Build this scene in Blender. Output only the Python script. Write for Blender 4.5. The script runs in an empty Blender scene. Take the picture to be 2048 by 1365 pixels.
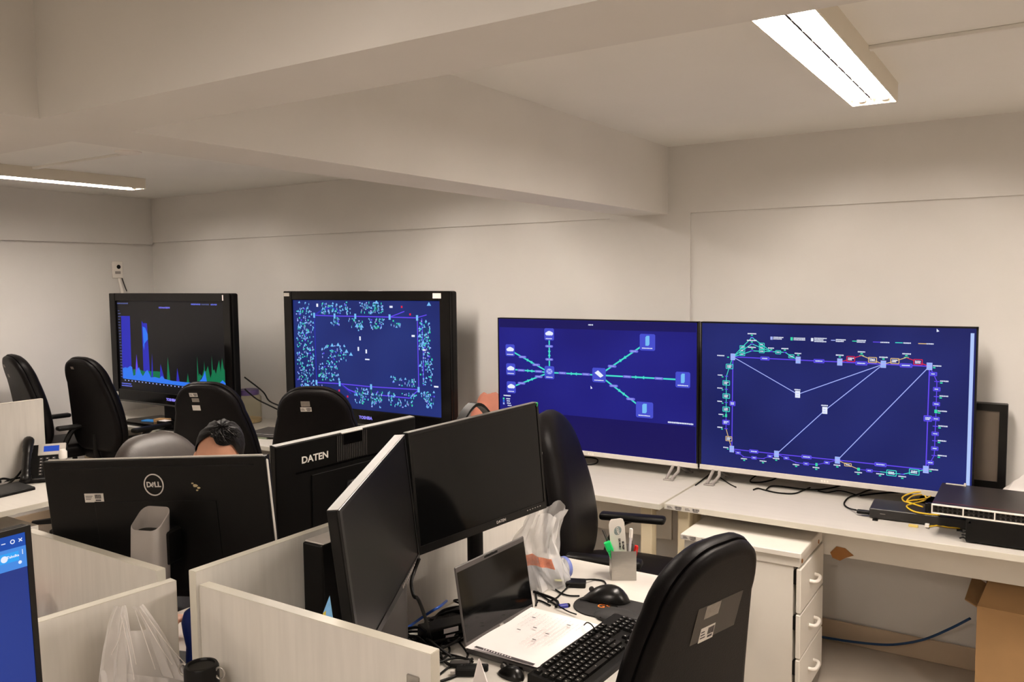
import bpy, bmesh, math, random
from mathutils import Vector, Matrix, Euler
random.seed(7)
C = bpy.context.scene.collection
S = bpy.context.scene
PI = math.pi
R = math.radians

# ---------------------------------------------------------------- camera, world, exposure
cam_d = bpy.data.cameras.new('camera')
cam = bpy.data.objects.new('camera', cam_d)
C.objects.link(cam)
cam_d.sensor_fit = 'HORIZONTAL'
cam_d.sensor_width = 36.0
cam_d.lens = 36.0 * 1660.0 / 2048.0
cam_d.clip_start = 0.05
rt, up, fw = (0.84085, 0.54117, -0.01044), (-0.03182, 0.06869, 0.99713), (-0.54033, 0.83811, -0.07498)
cam.matrix_world = Matrix(((rt[0], up[0], -fw[0], 0.0), (rt[1], up[1], -fw[1], 0.0), (rt[2], up[2], -fw[2], 1.73), (0, 0, 0, 1)))
S.camera = cam
w = bpy.data.worlds.new('world'); S.world = w
w.use_nodes = True
w.node_tree.nodes['Background'].inputs[0].default_value = (1.0, 0.93, 0.85, 1)
w.node_tree.nodes['Background'].inputs[1].default_value = 0.02
S.view_settings.view_transform = 'Standard'
S.view_settings.look = 'None'
S.view_settings.gamma = 1.0
S.view_settings.use_curve_mapping = False
S.view_settings.exposure = 0.0
TUBE_STRENGTH = 200.0
S.cycles.use_denoising = True
S.cycles.max_bounces = 8
S.cycles.diffuse_bounces = 5
S.cycles.transparent_max_bounces = 12
S.cycles.sample_clamp_indirect = 6.0

# ---------------------------------------------------------------- materials
def lin(c):
    return tuple(((v / 255.0) / 12.92 if v / 255.0 <= 0.04045 else ((v / 255.0 + 0.055) / 1.055) ** 2.4) for v in c)

MATS = {}
def mat(name, rgb, rough=0.5, metal=0.0, noise=None, bump=None, emit=None, estr=1.0, trans=0.0, alpha=1.0, coat=0.0, spec=0.5, streak=None, ior=1.45, sheen=0.0):
    if name in MATS: return MATS[name]
    m = bpy.data.materials.new(name); m.use_nodes = True
    nt = m.node_tree; b = nt.nodes['Principled BSDF']
    col = lin(rgb) + (1,)
    b.inputs['Base Color'].default_value = col
    b.inputs['Roughness'].default_value = rough
    b.inputs['Metallic'].default_value = metal
    b.inputs['Specular IOR Level'].default_value = spec
    b.inputs['IOR'].default_value = ior
    b.inputs['Transmission Weight'].default_value = trans
    b.inputs['Alpha'].default_value = alpha
    b.inputs['Coat Weight'].default_value = coat
    if emit is not None:
        b.inputs['Emission Color'].default_value = lin(emit) + (1,)
        b.inputs['Emission Strength'].default_value = estr
    tc = nt.nodes.new('ShaderNodeTexCoord')
    if noise or streak:
        sc, amt = noise or streak[:2]
        n = nt.nodes.new('ShaderNodeTexNoise'); n.inputs['Scale'].default_value = sc; n.inputs['Detail'].default_value = 5
        if streak:
            mp = nt.nodes.new('ShaderNodeMapping'); mp.inputs['Scale'].default_value = streak[2]
            nt.links.new(tc.outputs['Object'], mp.inputs['Vector']); nt.links.new(mp.outputs['Vector'], n.inputs['Vector'])
        else:
            nt.links.new(tc.outputs['Object'], n.inputs['Vector'])
        r = nt.nodes.new('ShaderNodeValToRGB')
        lo = tuple(v * (1 - amt) for v in col[:3]) + (1,); hi = tuple(min(1, v * (1 + amt)) for v in col[:3]) + (1,)
        r.color_ramp.elements[0].position = 0.3; r.color_ramp.elements[1].position = 0.7
        r.color_ramp.elements[0].color = lo; r.color_ramp.elements[1].color = hi
        nt.links.new(n.outputs['Fac'], r.inputs['Fac']); nt.links.new(r.outputs['Color'], b.inputs['Base Color'])
    if bump:
        sc, st = bump
        n2 = nt.nodes.new('ShaderNodeTexNoise'); n2.inputs['Scale'].default_value = sc; n2.inputs['Detail'].default_value = 4
        bp = nt.nodes.new('ShaderNodeBump'); bp.inputs['Strength'].default_value = st; bp.inputs['Distance'].default_value = 0.002
        nt.links.new(tc.outputs['Object'], n2.inputs['Vector'])
        nt.links.new(n2.outputs['Fac'], bp.inputs['Height']); nt.links.new(bp.outputs['Normal'], b.inputs['Normal'])
    MATS[name] = m
    return m

M_WALL = mat('painted_wall', (222, 219, 215), 0.75, noise=(2.2, 0.03), bump=(60, 0.12))
M_CEIL = mat('painted_ceiling', (234, 232, 227), 0.8, noise=(1.4, 0.03), bump=(50, 0.1))
M_FLOOR = mat('vinyl_floor', (180, 170, 158), 0.35, noise=(5, 0.06))
M_BASE = mat('baseboard_paint', (196, 176, 152), 0.5, noise=(6, 0.04))
M_LAM = mat('cream_laminate', (210, 205, 197), 0.45, streak=(9, 0.05, (6, 6, 0.5)))
M_TOP = mat('desk_laminate', (201, 196, 188), 0.4, streak=(8, 0.025, (0.6, 7, 4)))
M_EDGE = mat('edge_band', (208, 203, 190), 0.45, noise=(12, 0.03))
M_LEG = mat('beige_steel', (216, 202, 172), 0.45, noise=(14, 0.02))
M_CAB = mat('cream_cabinet', (222, 217, 208), 0.45, noise=(9, 0.02))
M_BLK = mat('black_plastic', (14, 13, 12), 0.42, noise=(30, 0.1), spec=0.2)
M_BLK2 = mat('satin_black_plastic', (14, 13, 12), 0.28, noise=(25, 0.1), spec=0.35)
M_GLOSS = mat('gloss_black', (9, 8, 8), 0.14, noise=(8, 0.05), spec=0.28)
M_LEATH = mat('black_leatherette', (16, 14, 14), 0.42, noise=(40, 0.12), bump=(220, 0.2), spec=0.1)
M_DKGREY = mat('dark_grey_plastic', (58, 55, 53), 0.45, noise=(20, 0.06))
M_GREY = mat('grey_plastic', (150, 143, 138), 0.4, noise=(15, 0.04))
M_SILV = mat('silver_plastic', (206, 200, 194), 0.36, metal=0.0, noise=(18, 0.03))
M_STEEL = mat('brushed_steel', (176, 172, 166), 0.34, metal=0.85, streak=(60, 0.06, (1, 1, 14)))
M_WHITE = mat('white_plastic', (236, 230, 222), 0.4, noise=(10, 0.02))
M_PAPER = mat('white_paper', (240, 232, 230), 0.8, noise=(6, 0.02))
M_INK = mat('grey_ink', (186, 178, 178), 0.8, noise=(30, 0.1))
M_DINK = mat('dark_ink', (62, 56, 58), 0.8, noise=(30, 0.1))
M_TAG = mat('asset_label', (206, 200, 192), 0.5, noise=(20, 0.03))
M_SCR_OFF = mat('dark_screen', (8, 8, 8), 0.08, noise=(6, 0.05), spec=0.35)
M_SCR_MAT = mat('matte_dark_screen', (11, 10, 10), 0.3, noise=(6, 0.05), spec=0.16)
M_CABLE = mat('black_cable', (15, 14, 12), 0.5, noise=(40, 0.1), spec=0.15)
M_YEL = mat('yellow_cable', (226, 186, 40), 0.4, noise=(20, 0.05))
M_BLUEC = mat('blue_cable', (36, 92, 196), 0.4, noise=(20, 0.05))
M_NAVYC = mat('dark_blue_cable', (24, 62, 104), 0.45, noise=(20, 0.05))
M_RED = mat('red_plastic', (206, 24, 22), 0.35, noise=(15, 0.05))
M_CARD = mat('cardboard', (172, 136, 94), 0.8, noise=(7, 0.06), bump=(40, 0.1))
M_CARD2 = mat('cardboard_inside', (120, 88, 56), 0.85, noise=(7, 0.06))
M_TAPE = mat('brown_tape', (150, 100, 46), 0.35, noise=(9, 0.08))
M_BAG = mat('thin_white_plastic', (240, 236, 234), 0.3, noise=(9, 0.03), alpha=0.55, spec=0.7)
M_BAG2 = mat('thick_white_plastic', (244, 238, 234), 0.3, noise=(9, 0.03), alpha=0.8, spec=0.7)
M_TUBE = mat('fluorescent_tube', (255, 255, 255), 0.4, emit=(255, 242, 229), estr=TUBE_STRENGTH, noise=(3, 0.01))
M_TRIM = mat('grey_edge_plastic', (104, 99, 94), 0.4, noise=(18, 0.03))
M_REFL = mat('mirror_reflector', (190, 188, 186), 0.22, metal=1.0, noise=(5, 0.02))
M_LAMPW = mat('lamp_housing', (222, 214, 198), 0.45, noise=(6, 0.02))

# ---------------------------------------------------------------- mesh helpers
class MB:
    def __init__(s): s.v, s.f, s.mi = [], [], []
    def add(s, vs, fs, mi=0):
        o = len(s.v); s.v += [tuple(v) for v in vs]; s.f += [tuple(i + o for i in f) for f in fs]; s.mi += [mi] * len(fs); return s
    def box(s, x0, x1, y0, y1, z0, z1, bev=0.0, seg=1, mtx=None, mi=0):
        if bev:
            bm = bmesh.new(); bmesh.ops.create_cube(bm, size=1.0)
            for v in bm.verts: v.co = Vector(((x0 + x1) / 2 + v.co.x * (x1 - x0), (y0 + y1) / 2 + v.co.y * (y1 - y0), (z0 + z1) / 2 + v.co.z * (z1 - z0)))
            bmesh.ops.bevel(bm, geom=list(bm.edges), offset=bev, segments=seg, affect='EDGES', profile=0.5)
            bm.verts.index_update()
            vs = [v.co.copy() for v in bm.verts]; fs = [[v.index for v in f.verts] for f in bm.faces]; bm.free()
        else:
            vs = [Vector((x, y, z)) for x in (x0, x1) for y in (y0, y1) for z in (z0, z1)]
            fs = [(0, 1, 3, 2), (4, 6, 7, 5), (0, 4, 5, 1), (2, 3, 7, 6), (0, 2, 6, 4), (1, 5, 7, 3)]
        if mtx is not None: vs = [mtx @ v for v in vs]
        return s.add(vs, fs, mi)
    def tube(s, pts, r, n=8, smooth=True, cap=True, mi=0):
        pts = [Vector(p) for p in pts]
        if smooth and len(pts) > 2: pts = spline(pts)
        rs = r if isinstance(r, (list, tuple)) else [r] * len(pts)
        if len(rs) != len(pts): rs = [rs[min(len(rs) - 1, int(i * len(rs) / len(pts)))] for i in range(len(pts))]
        t0 = (pts[1] - pts[0]).normalized()
        a = t0.orthogonal().normalized(); vs, fs = [], []
        for i, p in enumerate(pts):
            t = (pts[min(i + 1, len(pts) - 1)] - pts[max(i - 1, 0)]).normalized()
            a = (a - t * a.dot(t))
            a = a.normalized() if a.length > 1e-6 else t.orthogonal().normalized()
            b = t.cross(a)
            for k in range(n):
                an = 2 * PI * k / n; vs.append(p + (a * math.cos(an) + b * math.sin(an)) * rs[i])
        for i in range(len(pts) - 1):
            for k in range(n): fs.append((i * n + k, i * n + (k + 1) % n, (i + 1) * n + (k + 1) % n, (i + 1) * n + k))
        if cap: fs.append(tuple(range(n))[::-1]); fs.append(tuple((len(pts) - 1) * n + k for k in range(n)))
        return s.add(vs, fs, mi)
    def lathe(s, prof, n=24, c=(0, 0, 0), mtx=None, mi=0, cap=True):
        vs, fs = [], []
        for r, z in prof:
            for k in range(n):
                a = 2 * PI * k / n; vs.append(Vector((c[0] + r * math.cos(a), c[1] + r * math.sin(a), c[2] + z)))
        for i in range(len(prof) - 1):
            for k in range(n): fs.append((i * n + k, i * n + (k + 1) % n, (i + 1) * n + (k + 1) % n, (i + 1) * n + k))
        if cap and prof[0][0] > 1e-6: fs.append(tuple(range(n))[::-1])
        if cap and prof[-1][0] > 1e-6: fs.append(tuple((len(prof) - 1) * n + k for k in range(n)))
        if mtx is not None: vs = [mtx @ v for v in vs]
        return s.add(vs, fs, mi)
    def prism(s, poly, z0, z1, mtx=None, mi=0):
        n = len(poly); vs = [Vector((x, y, z0)) for x, y in poly] + [Vector((x, y, z1)) for x, y in poly]
        fs = [tuple(range(n))[::-1], tuple(range(n, 2 * n))] + [(i, (i + 1) % n, n + (i + 1) % n, n + i) for i in range(n)]
        if mtx is not None: vs = [mtx @ v for v in vs]
        return s.add(vs, fs, mi)
    def loft(s, rings, cap=True, mi=0):
        n = len(rings[0]); vs = [v for r in rings for v in r]; fs = []
        for i in range(len(rings) - 1):
            for k in range(n): fs.append((i * n + k, i * n + (k + 1) % n, (i + 1) * n + (k + 1) % n, (i + 1) * n + k))
        if cap: fs.append(tuple(range(n))[::-1]); fs.append(tuple((len(rings) - 1) * n + k for k in range(n)))
        return s.add(vs, fs, mi)
    def grid(s, fn, nu, nv, mi=0):
        vs = [Vector(fn(i / nu, j / nv)) for j in range(nv + 1) for i in range(nu + 1)]
        fs = [(j * (nu + 1) + i, j * (nu + 1) + i + 1, (j + 1) * (nu + 1) + i + 1, (j + 1) * (nu + 1) + i) for j in range(nv) for i in range(nu)]
        return s.add(vs, fs, mi)
    def sphere(s, c, r, nu=16, nv=10, mi=0):
        r = r if isinstance(r, (tuple, list)) else (r, r, r)
        prof = [(math.sin(PI * j / nv), -math.cos(PI * j / nv)) for j in range(nv + 1)]
        vs, fs = [], []
        for pr, pz in prof:
            for k in range(nu):
                a = 2 * PI * k / nu; vs.append(Vector((c[0] + r[0] * pr * math.cos(a), c[1] + r[1] * pr * math.sin(a), c[2] + r[2] * pz)))
        for i in range(nv):
            for k in range(nu): fs.append((i * nu + k, i * nu + (k + 1) % nu, (i + 1) * nu + (k + 1) % nu, (i + 1) * nu + k))
        return s.add(vs, fs, mi)

def spline(pts, sub=6):
    out = []
    for i in range(len(pts) - 1):
        p0 = pts[max(i - 1, 0)]; p1 = pts[i]; p2 = pts[i + 1]; p3 = pts[min(i + 2, len(pts) - 1)]
        for k in range(sub):
            t = k / sub
            out.append(0.5 * ((2 * p1) + (p2 - p0) * t + (2 * p0 - 5 * p1 + 4 * p2 - p3) * t * t + (3 * p1 - p0 - 3 * p2 + p3) * t ** 3))
    out.append(pts[-1])
    return out

def mk(name, mb, ms, smooth=False):
    me = bpy.data.meshes.new(name)
    me.from_pydata([tuple(v) for v in mb.v], [], mb.f)
    ms = ms if isinstance(ms, (list, tuple)) else [ms]
    for m in ms: me.materials.append(m)
    if len(ms) > 1: me.polygons.foreach_set('material_index', mb.mi)
    bm = bmesh.new(); bm.from_mesh(me); bmesh.ops.recalc_face_normals(bm, faces=bm.faces); bm.to_mesh(me); bm.free()
    if smooth:
        me.polygons.foreach_set('use_smooth', [True] * len(me.polygons))
        try: me.set_sharp_from_angle(angle=R(smooth if smooth is not True else 40))
        except Exception: pass
    me.update()
    return me

def obj(name, mb, ms, parent=None, loc=(0, 0, 0), rot=(0, 0, 0), smooth=False, label=None):
    me = mb if isinstance(mb, bpy.types.Mesh) else mk(name, mb, ms, smooth)
    o = bpy.data.objects.new(name, me); C.objects.link(o)
    o.location = loc; o.rotation_euler = rot
    if parent is not None: o.parent = parent
    if label: o['label'] = label
    return o

def tag(o, label, cat, group=None, kind=None):
    o['label'] = label; o['category'] = cat
    if group: o['group'] = group
    if kind: o['kind'] = kind
    return o

def thing(name, label, cat, loc=(0, 0, 0), rotz=0.0, group=None, rot=None):
    o = bpy.data.objects.new(name, None); C.objects.link(o); o.empty_display_size = 0.05
    o.location = loc; o.rotation_euler = rot if rot else (0, 0, rotz)
    return tag(o, label, cat, group)

def struct(name, mb, m, parent=None, smooth=False):
    o = obj(name, mb, m, parent, smooth=smooth)
    if parent is None: o['kind'] = 'structure'
    return o

def dup(root, loc=None, rotz=None, label=None, group=None):
    r = root.copy(); C.objects.link(r)
    if loc is not None: r.location = loc
    if rotz is not None: r.rotation_euler = (0, 0, rotz)
    if label: r['label'] = label
    if group: r['group'] = group
    for ch in list(root.children):
        c = ch.copy(); C.objects.link(c); c.parent = r
        for g in ch.children:
            d = g.copy(); C.objects.link(d); d.parent = c
    return r

def text_mesh(txt, size, depth=0.0004, bold=0.0, align='CENTER'):
    cu = bpy.data.curves.new('lettering', 'FONT'); cu.body = txt; cu.size = size; cu.extrude = depth; cu.offset = bold
    cu.align_x = align; cu.align_y = 'CENTER'; cu.resolution_u = 3
    o = bpy.data.objects.new('lettering', cu); C.objects.link(o)
    dg = bpy.context.evaluated_depsgraph_get()
    me = bpy.data.meshes.new_from_object(o.evaluated_get(dg), depsgraph=dg)
    C.objects.unlink(o); bpy.data.objects.remove(o)
    return me

def lettering(txt, size, m, parent, loc, rot, bold=0.0, name='lettering', align='CENTER'):
    me = text_mesh(txt, size, bold=bold, align=align); me.materials.clear(); me.materials.append(m)
    return obj(name, me, None, parent, loc, rot)

def cable(name, pts, r, m, label, group=None, cat='cable', n=6):
    return tag(obj(name, MB().tube(pts, r, n), m, smooth=60), label, cat, group)

# ---------------------------------------------------------------- the room
XL, XR, YB, YN, ZC, ZB = -6.02, 2.9, 4.05, -2.7, 2.39, 2.05
struct('floor', MB().box(XL - .1, XR + .1, YN - .1, YB + .1, -0.08, 0), M_FLOOR)
struct('ceiling', MB().box(XL - .1, XR + .1, YN - .1, YB + .1, ZC, ZC + 0.08), M_CEIL)
struct('wall_back', MB().box(XL - .1, XR + .1, YB, YB + 0.1, 0, ZC), M_WALL)
struct('wall_left', MB().box(XL - 0.1, XL, YN, YB, 0, ZC), M_WALL)
struct('wall_right', MB().box(XR, XR + 0.1, YN, YB, 0, ZC), M_WALL)
struct('wall_near', MB().box(XL - .1, XR + .1, YN - 0.1, YN, 0, ZC), M_WALL)
# plaster beams along the wall heads, proud of the masonry below, and the flush pillar between them
t = MB(); t.box(XL, -1.975, YB - 0.013, YB, 2.044, ZC)
struct('trim_1', t, M_WALL)
t = MB(); t.box(-1.525, XR, YB - 0.013, YB, 2.052, ZC)
struct('trim_2', t, M_WALL)
t = MB(); t.box(-1.975, -1.525, YB - 0.013, YB, 0.0, ZC)
struct('trim_3', t, M_WALL)
t = MB(); t.box(XL, XL + 0.03, YN, YB - 0.013, 2.03, ZC)
struct('trim_4', t, M_WALL)
# ceiling beams: one across the room, two running to the back wall, one towards the camera
struct('trim_5', MB().box(XL, XR, 0.885, 1.065, ZB, ZC), M_WALL)
struct('trim_6', MB().box(-1.865, -1.645, 1.065, YB - 0.013, ZB, ZC), M_WALL)
struct('trim_7', MB().box(-1.865, -1.66, YN, 0.885, ZB, ZC), M_WALL)
struct('baseboard_back', MB().box(XL, XR, YB - 0.026, YB - 0.013, 0, 0.10, 0.003), M_BASE)
struct('baseboard_left', MB().box(XL, XL + 0.013, YN, YB - 0.013, 0, 0.10, 0.003), M_BASE)
# surface raceways on the ceiling feeding the lamps
struct('trim_8', MB().box(-0.455, XR, 2.618, 2.642, ZC - 0.013, ZC, 0.002), M_CEIL)
struct('trim_9', MB().box(-4.86, -3.98, 2.535, 2.559, ZC - 0.013, ZC, 0.002), M_CEIL)
o = tag(obj('ceiling_cover_plate', MB().lathe([(0.0, -0.012), (0.05, -0.012), (0.062, -0.006), (0.064, 0.0)], 24), M_WHITE, loc=(-3.925, 2.53, ZC), smooth=40),
    'small round white cover plate at the end of the left ceiling raceway', 'cover plate')

# ---------------------------------------------------------------- fluorescent lamps
M_TUBE2 = mat('dim_fluorescent_tube', (255, 255, 255), 0.4, emit=(255, 242, 229), estr=TUBE_STRENGTH * .6, noise=(3, 0.01))
def lamp(loc, label, length=1.24, wd=0.15, tube=None):
    t = thing('ceiling_lamp', label, 'ceiling lamp', loc, 0, 'twin tube ceiling lamps')
    h = wd / 2; y0, y1 = -length / 2, length / 2
    m = MB(); m.box(-h, h, y0, y1, -0.008, 0)
    m.box(-h, -h + 0.004, y0, y1, -0.064, -0.008); m.box(h - 0.004, h, y0, y1, -0.064, -0.008)
    m.box(-h + .004, h - .004, y0, y0 + 0.004, -0.064, -0.008); m.box(-h + .004, h - .004, y1 - 0.004, y1, -0.064, -0.008)
    obj('housing', m, M_LAMPW, t)
    m = MB()
    for sx in (-1, 1):
        c = sx * h / 2
        m.grid(lambda u, v: (c + (u - .5) * (h - .006), y0 + .006 + v * (length - .012), -0.012 - 0.045 * abs(2 * u - 1) ** 2), 8, 1)
    obj('reflector', m, M_REFL, t, smooth=60)
    for sx in (-1, 1):
        m = MB().tube([(sx * h / 2, y0 + .03, -0.04), (sx * h / 2, y1 - .03, -0.04)], 0.014, 12)
        tb = obj('fluorescent_tube', m, tube or M_TUBE, t, smooth=60)
        for ye, s in ((y0 + .006, 1), (y1 - .03, -1)):
            obj('tube_socket', MB().box(sx * h / 2 - .012, sx * h / 2 + .012, ye, ye + .024, -0.056, -0.01, .003), M_WHITE, t)
    bl = mk('louvre_blade', MB().box(-h / 2 + .004, h / 2 - .004, -0.0012, 0.0012, -0.062, -0.052), M_REFL)
    for sx in (-1, 1):
        for k in range(11):
            obj('louvre_blade', bl, None, t, (sx * h / 2, y0 + (k + 1) * length / 12, 0))
    return t
lamp((-0.53, 2.56, ZC), 'lit twin tube lamp with white housing on the right-hand ceiling bay')
lamp((-4.93, 2.62, ZC), 'lit twin tube lamp seen edge-on at the far left ceiling bay', tube=M_TUBE2)
lamp((-2.7, 2.6, ZC), 'lit twin tube lamp hidden behind the beam that runs to the back wall')
for x, y, lb in ((-0.53, -0.62, 'over the camera'), (-4.0, -0.75, 'over the left desks nearest the camera'), (1.5, 2.3, 'beyond the right edge of the picture, added as fill light')):  # right-hand one is added, unseen, to brighten faces turned its way
    lamp((x, y, ZC), 'twin tube ceiling lamp out of sight ' + lb)

# ---------------------------------------------------------------- wall desks
TZ = 0.74
def desk(x0, x1, y0, y1, label, group=None, legs='front', modesty=None, name='desk'):
    cx, cy = (x0 + x1) / 2, (y0 + y1) / 2
    t = thing(name, label, 'desk', (cx, cy, 0), 0, group)
    a, b = x1 - cx, y1 - cy
    obj('desktop', MB().box(-a, a, -b, b, TZ - 0.025, TZ, .002), M_TOP, t)
    eb = MB()
    eb.box(-a - .0008, a + .0008, -b - .0008, -b + .001, TZ - .0245, TZ - .0005)
    eb.box(-a - .0008, a + .0008, b - .001, b + .0008, TZ - .0245, TZ - .0005)
    eb.box(-a - .0008, -a + .001, -b, b, TZ - .0245, TZ - .0005); eb.box(a - .001, a + .0008, -b, b, TZ - .0245, TZ - .0005)
    obj('edge_band', eb, M_EDGE, t)
    if legs == 'front':
        for sx in (-1, 1):
            lx = sx * (a - .075)
            obj('leg', MB().box(lx - .027, lx + .027, -b + .03, -b + .085, 0.03, TZ - .03, .004), M_LEG, t)
            obj('leg', MB().box(lx - .027, lx + .027, b - .085, b - .03, 0.03, TZ - .03, .004), M_LEG, t)
            obj('foot_rail', MB().box(lx - .03, lx + .03, -b + .01, b - .01, 0.0, 0.03, .006), M_LEG, t)
            obj('top_rail', MB().box(lx - .02, lx + .02, -b + .085, b - .085, TZ - .065, TZ - .025, .003), M_LEG, t)
    elif legs == 'side':
        for sy in (-1, 1):
            ly = sy * (b - .05)
            obj('leg', MB().box(-a + .03, -a + .085, ly - .027, ly + .027, 0.03, TZ - .025, .004), M_LEG, t)
            obj('leg', MB().box(a - .085, a - .03, ly - .027, ly + .027, 0.03, TZ - .025, .004), M_LEG, t)
            obj('foot_rail', MB().box(-a + .01, a - .01, ly - .03, ly + .03, 0.0, 0.03, .006), M_LEG, t)
    if modesty:
        mx0, mx1, my, mz = modesty
        obj('modesty_panel', MB().box(mx0 - cx, mx1 - cx, my - cy - .009, my - cy + .009, mz, TZ - .025, .001), M_CAB, t)
    return t
dR = desk(-1.381, 0.42, 3.362, 4.024, 'cream wall desk at the right carrying the far right screen and network switches', 'cream desks along the back wall', modesty=(-1.24, 0.30, 3.66, 0.535))
dM = desk(-2.895, -1.394, 3.335, 4.024, 'cream wall desk under the left one of the two thin blue screens', 'cream desks along the back wall', modesty=(-2.75, -1.5, 3.75, 0.45))
dL = desk(-4.44, -2.905, 3.33, 4.024, 'cream wall desk under the thick-framed screen of dense blue and green dots', 'cream desks along the back wall', modesty=(-4.3, -3.05, 3.75, 0.45))
dLL = desk(-5.96, -4.45, 3.325, 4.024, 'cream wall desk in the far left corner under the bar chart screen', 'cream desks along the back wall', modesty=(-5.8, -4.6, 3.75, 0.45))
# asset label on the front edge of the right desk, and tape flaps on its modesty panel
def barcode_label(parent, loc, rot, wd=.055, ht=.022, m=M_TAG, text=True, name='asset_label', label=None):
    o = obj(name, MB().box(-wd / 2, wd / 2, -.0004, .0004, -ht / 2, ht / 2), m, parent, loc, rot, label=label)
    k = MB(); rr = random.Random(int(wd * 1e5) + int(ht * 1e5))
    x = wd * .04
    while x < wd * .44:
        d = rr.choice((.0007, .0012, .002)); k.box(x, x + d, -.0008, -.0003, -ht * .12, ht * .36); x += d + rr.choice((.0008, .0013))
    k.box(wd * .08, wd * .4, -.0008, -.0003, -ht * .34, -ht * .2)
    for i in range(3):
        k.box(-wd * .44, -wd * (.2 - .05 * i), -.0008, -.0003, ht * (.2 - .2 * i) - ht * .04, ht * (.2 - .2 * i) + ht * .04)
    if text: obj('barcode', k, M_DINK, o)
    return o
barcode_label(dR, (-0.855, -0.3325, TZ - .0125), (0, 0, 0), .075, .02)
barcode_label(dR, (-0.775, -0.3325, TZ - .0125), (0, 0, 0), .07, .02)
for i, (x, sc) in enumerate(((-0.70, 1.0), (0.005, 0.9))):
    pts = [(-.045, .0), (-.02, .03), (.015, .028), (.05, .002), (.02, -.012), (-.005, -.03), (-.035, -.022)]
    tp = tag(obj('tape_flap', MB().prism([(a * sc, b * sc) for a, b in pts], -.0006, .0006, Matrix.Rotation(R(90), 4, 'X')), M_TAPE, loc=(x, 3.649, .548)),
             ('brown tape flap on the panel under the right desk, beside the drawer unit', 'brown tape flap on the panel under the right desk, above the cardboard box')[i], 'tape', 'brown tape flaps under the desk')

# ---------------------------------------------------------------- drawer unit under the right desk
t = thing('drawer_unit', 'cream three-drawer pedestal under the right wall desk', 'drawer unit', (-1.012, 3.43, 0))
obj('body', MB().box(-.23, .213, -.18, .19, .045, .615, .002), M_CAB, t)
obj('top_slab', MB().box(-.245, .245, -.2, .21, .637, .66, .003), M_CAB, t)
fx = obj('top_rail', MB().box(-.232, .238, -.186, .2, .598, .637, .002), M_CAB, t)
for y in (-.15, .13):
    obj('lock', MB().lathe([(0.009, 0), (.009, .002), (.006, .003), (0, .003)], 14, mtx=Matrix.Translation((.238, y, .615)) @ Matrix.Rotation(R(90), 4, 'Y')), M_TAPE, t)
for k, z in enumerate((.415, .232, .05)):
    d = obj('drawer', MB().box(.226, .244, -.188, .2, z, z + .176, .003), M_CAB, t)
    hp = [(.244, -.045, z + .088), (.262, -.04, z + .086), (.27, -.02, z + .084), (.27, .02, z + .084), (.262, .04, z + .086), (.244, .045, z + .088)]
    obj('handle', MB().tube(hp, .0075, 8), M_WHITE, d, smooth=60)
    obj('slide', MB().box(.213, .226, -.178, -.155, z + .11, z + .165), M_BLK, d)
for sx in (-.19, .17):
    for sy in (-.14, .15):
        m = MB(); m.lathe([(.0, -.022), (.02, -.022), (.022, -.018), (.022, .018), (.02, .022), (0, .022)], 14, mtx=Matrix.Translation((sx, sy, .022)) @ Matrix.Rotation(R(90), 4, 'X'))
        m.box(sx - .012, sx + .012, sy - .012, sy + .012, .03, .046); obj('caster', m, M_BLK, t, smooth=50)
barcode_label(t, (-.205, -.2006, .648), (0, 0, 0), .06, .02); barcode_label(t, (-.13, -.2006, .648), (0, 0, 0), .05, .02)

# ---------------------------------------------------------------- the four-seat cluster
deskA = desk(-1.50, -0.86, 1.135, 2.522, 'cream cluster desk holding the open laptop, keyboard and cables', 'cluster desks', 'side', name='cluster_desk')
deskB = desk(-2.17, -1.535, 1.14, 2.522, 'cream cluster desk behind the two black-backed monitors where the man sits', 'cluster desks', 'side', name='cluster_desk')
deskC = desk(-2.25, -1.62, -0.27, 1.09, 'cream cluster desk at the left behind the low divider with the red cap', 'cluster desks', 'side', name='cluster_desk')
deskD = desk(-1.585, -0.92, -0.27, 1.09, 'cream cluster desk in the foreground under the hanging plastic bag', 'cluster desks', 'side', name='cluster_desk')
def panel(name, p0, p1, th, z0, z1, label):
    p0, p1 = Vector(p0 + (0,)), Vector(p1 + (0,)); d = p1 - p0; L = d.length; a = math.atan2(d.y, d.x)
    t = thing(name, label, 'divider', ((p0.x + p1.x) / 2, (p0.y + p1.y) / 2, z0), a, 'laminate desk dividers')
    obj('board', MB().box(-L / 2, L / 2, -th / 2, th / 2, 0, z1 - z0 - .0015, .0008), M_LAM, t)
    e = MB(); e.box(-L / 2, L / 2, -th / 2 - .0003, th / 2 + .0003, z1 - z0 - .0015, z1 - z0)
    e.box(L / 2 - .0002, L / 2 + .001, -th / 2, th / 2, 0, z1 - z0 - .001); e.box(-L / 2 - .001, -L / 2 + .0002, -th / 2, th / 2, 0, z1 - z0 - .001)
    obj('edge_band', e, M_EDGE, t)
    return t
pA = panel('desk_divider', (-1.513, 1.108), (-.882, 1.108), .024, .50, 1.08, 'low cream divider in front of the laptop desk, with a metal clip')
pB = panel('desk_divider', (-2.25, 1.116), (-1.672, 1.112), .022, .50, 1.08, 'cream divider in front of the monitor with the round silver badge')
pC = panel('desk_divider', (-1.632, .72), (-1.592, 1.088), .022, .7405, 1.08, 'cream divider with the clear plastic bag hanging on it')
pD = panel('desk_divider', (-1.527, 1.09), (-1.512, 2.52), .022, .7405, 1.11, 'cream divider behind the dark computer towers')
clip = obj('metal_clip', MB().box(.262, .29, -.0145, -.0122, .475, .532, .002).box(.27, .283, -.018, -.0145, .50, .52, .001), M_STEEL, pA)

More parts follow.
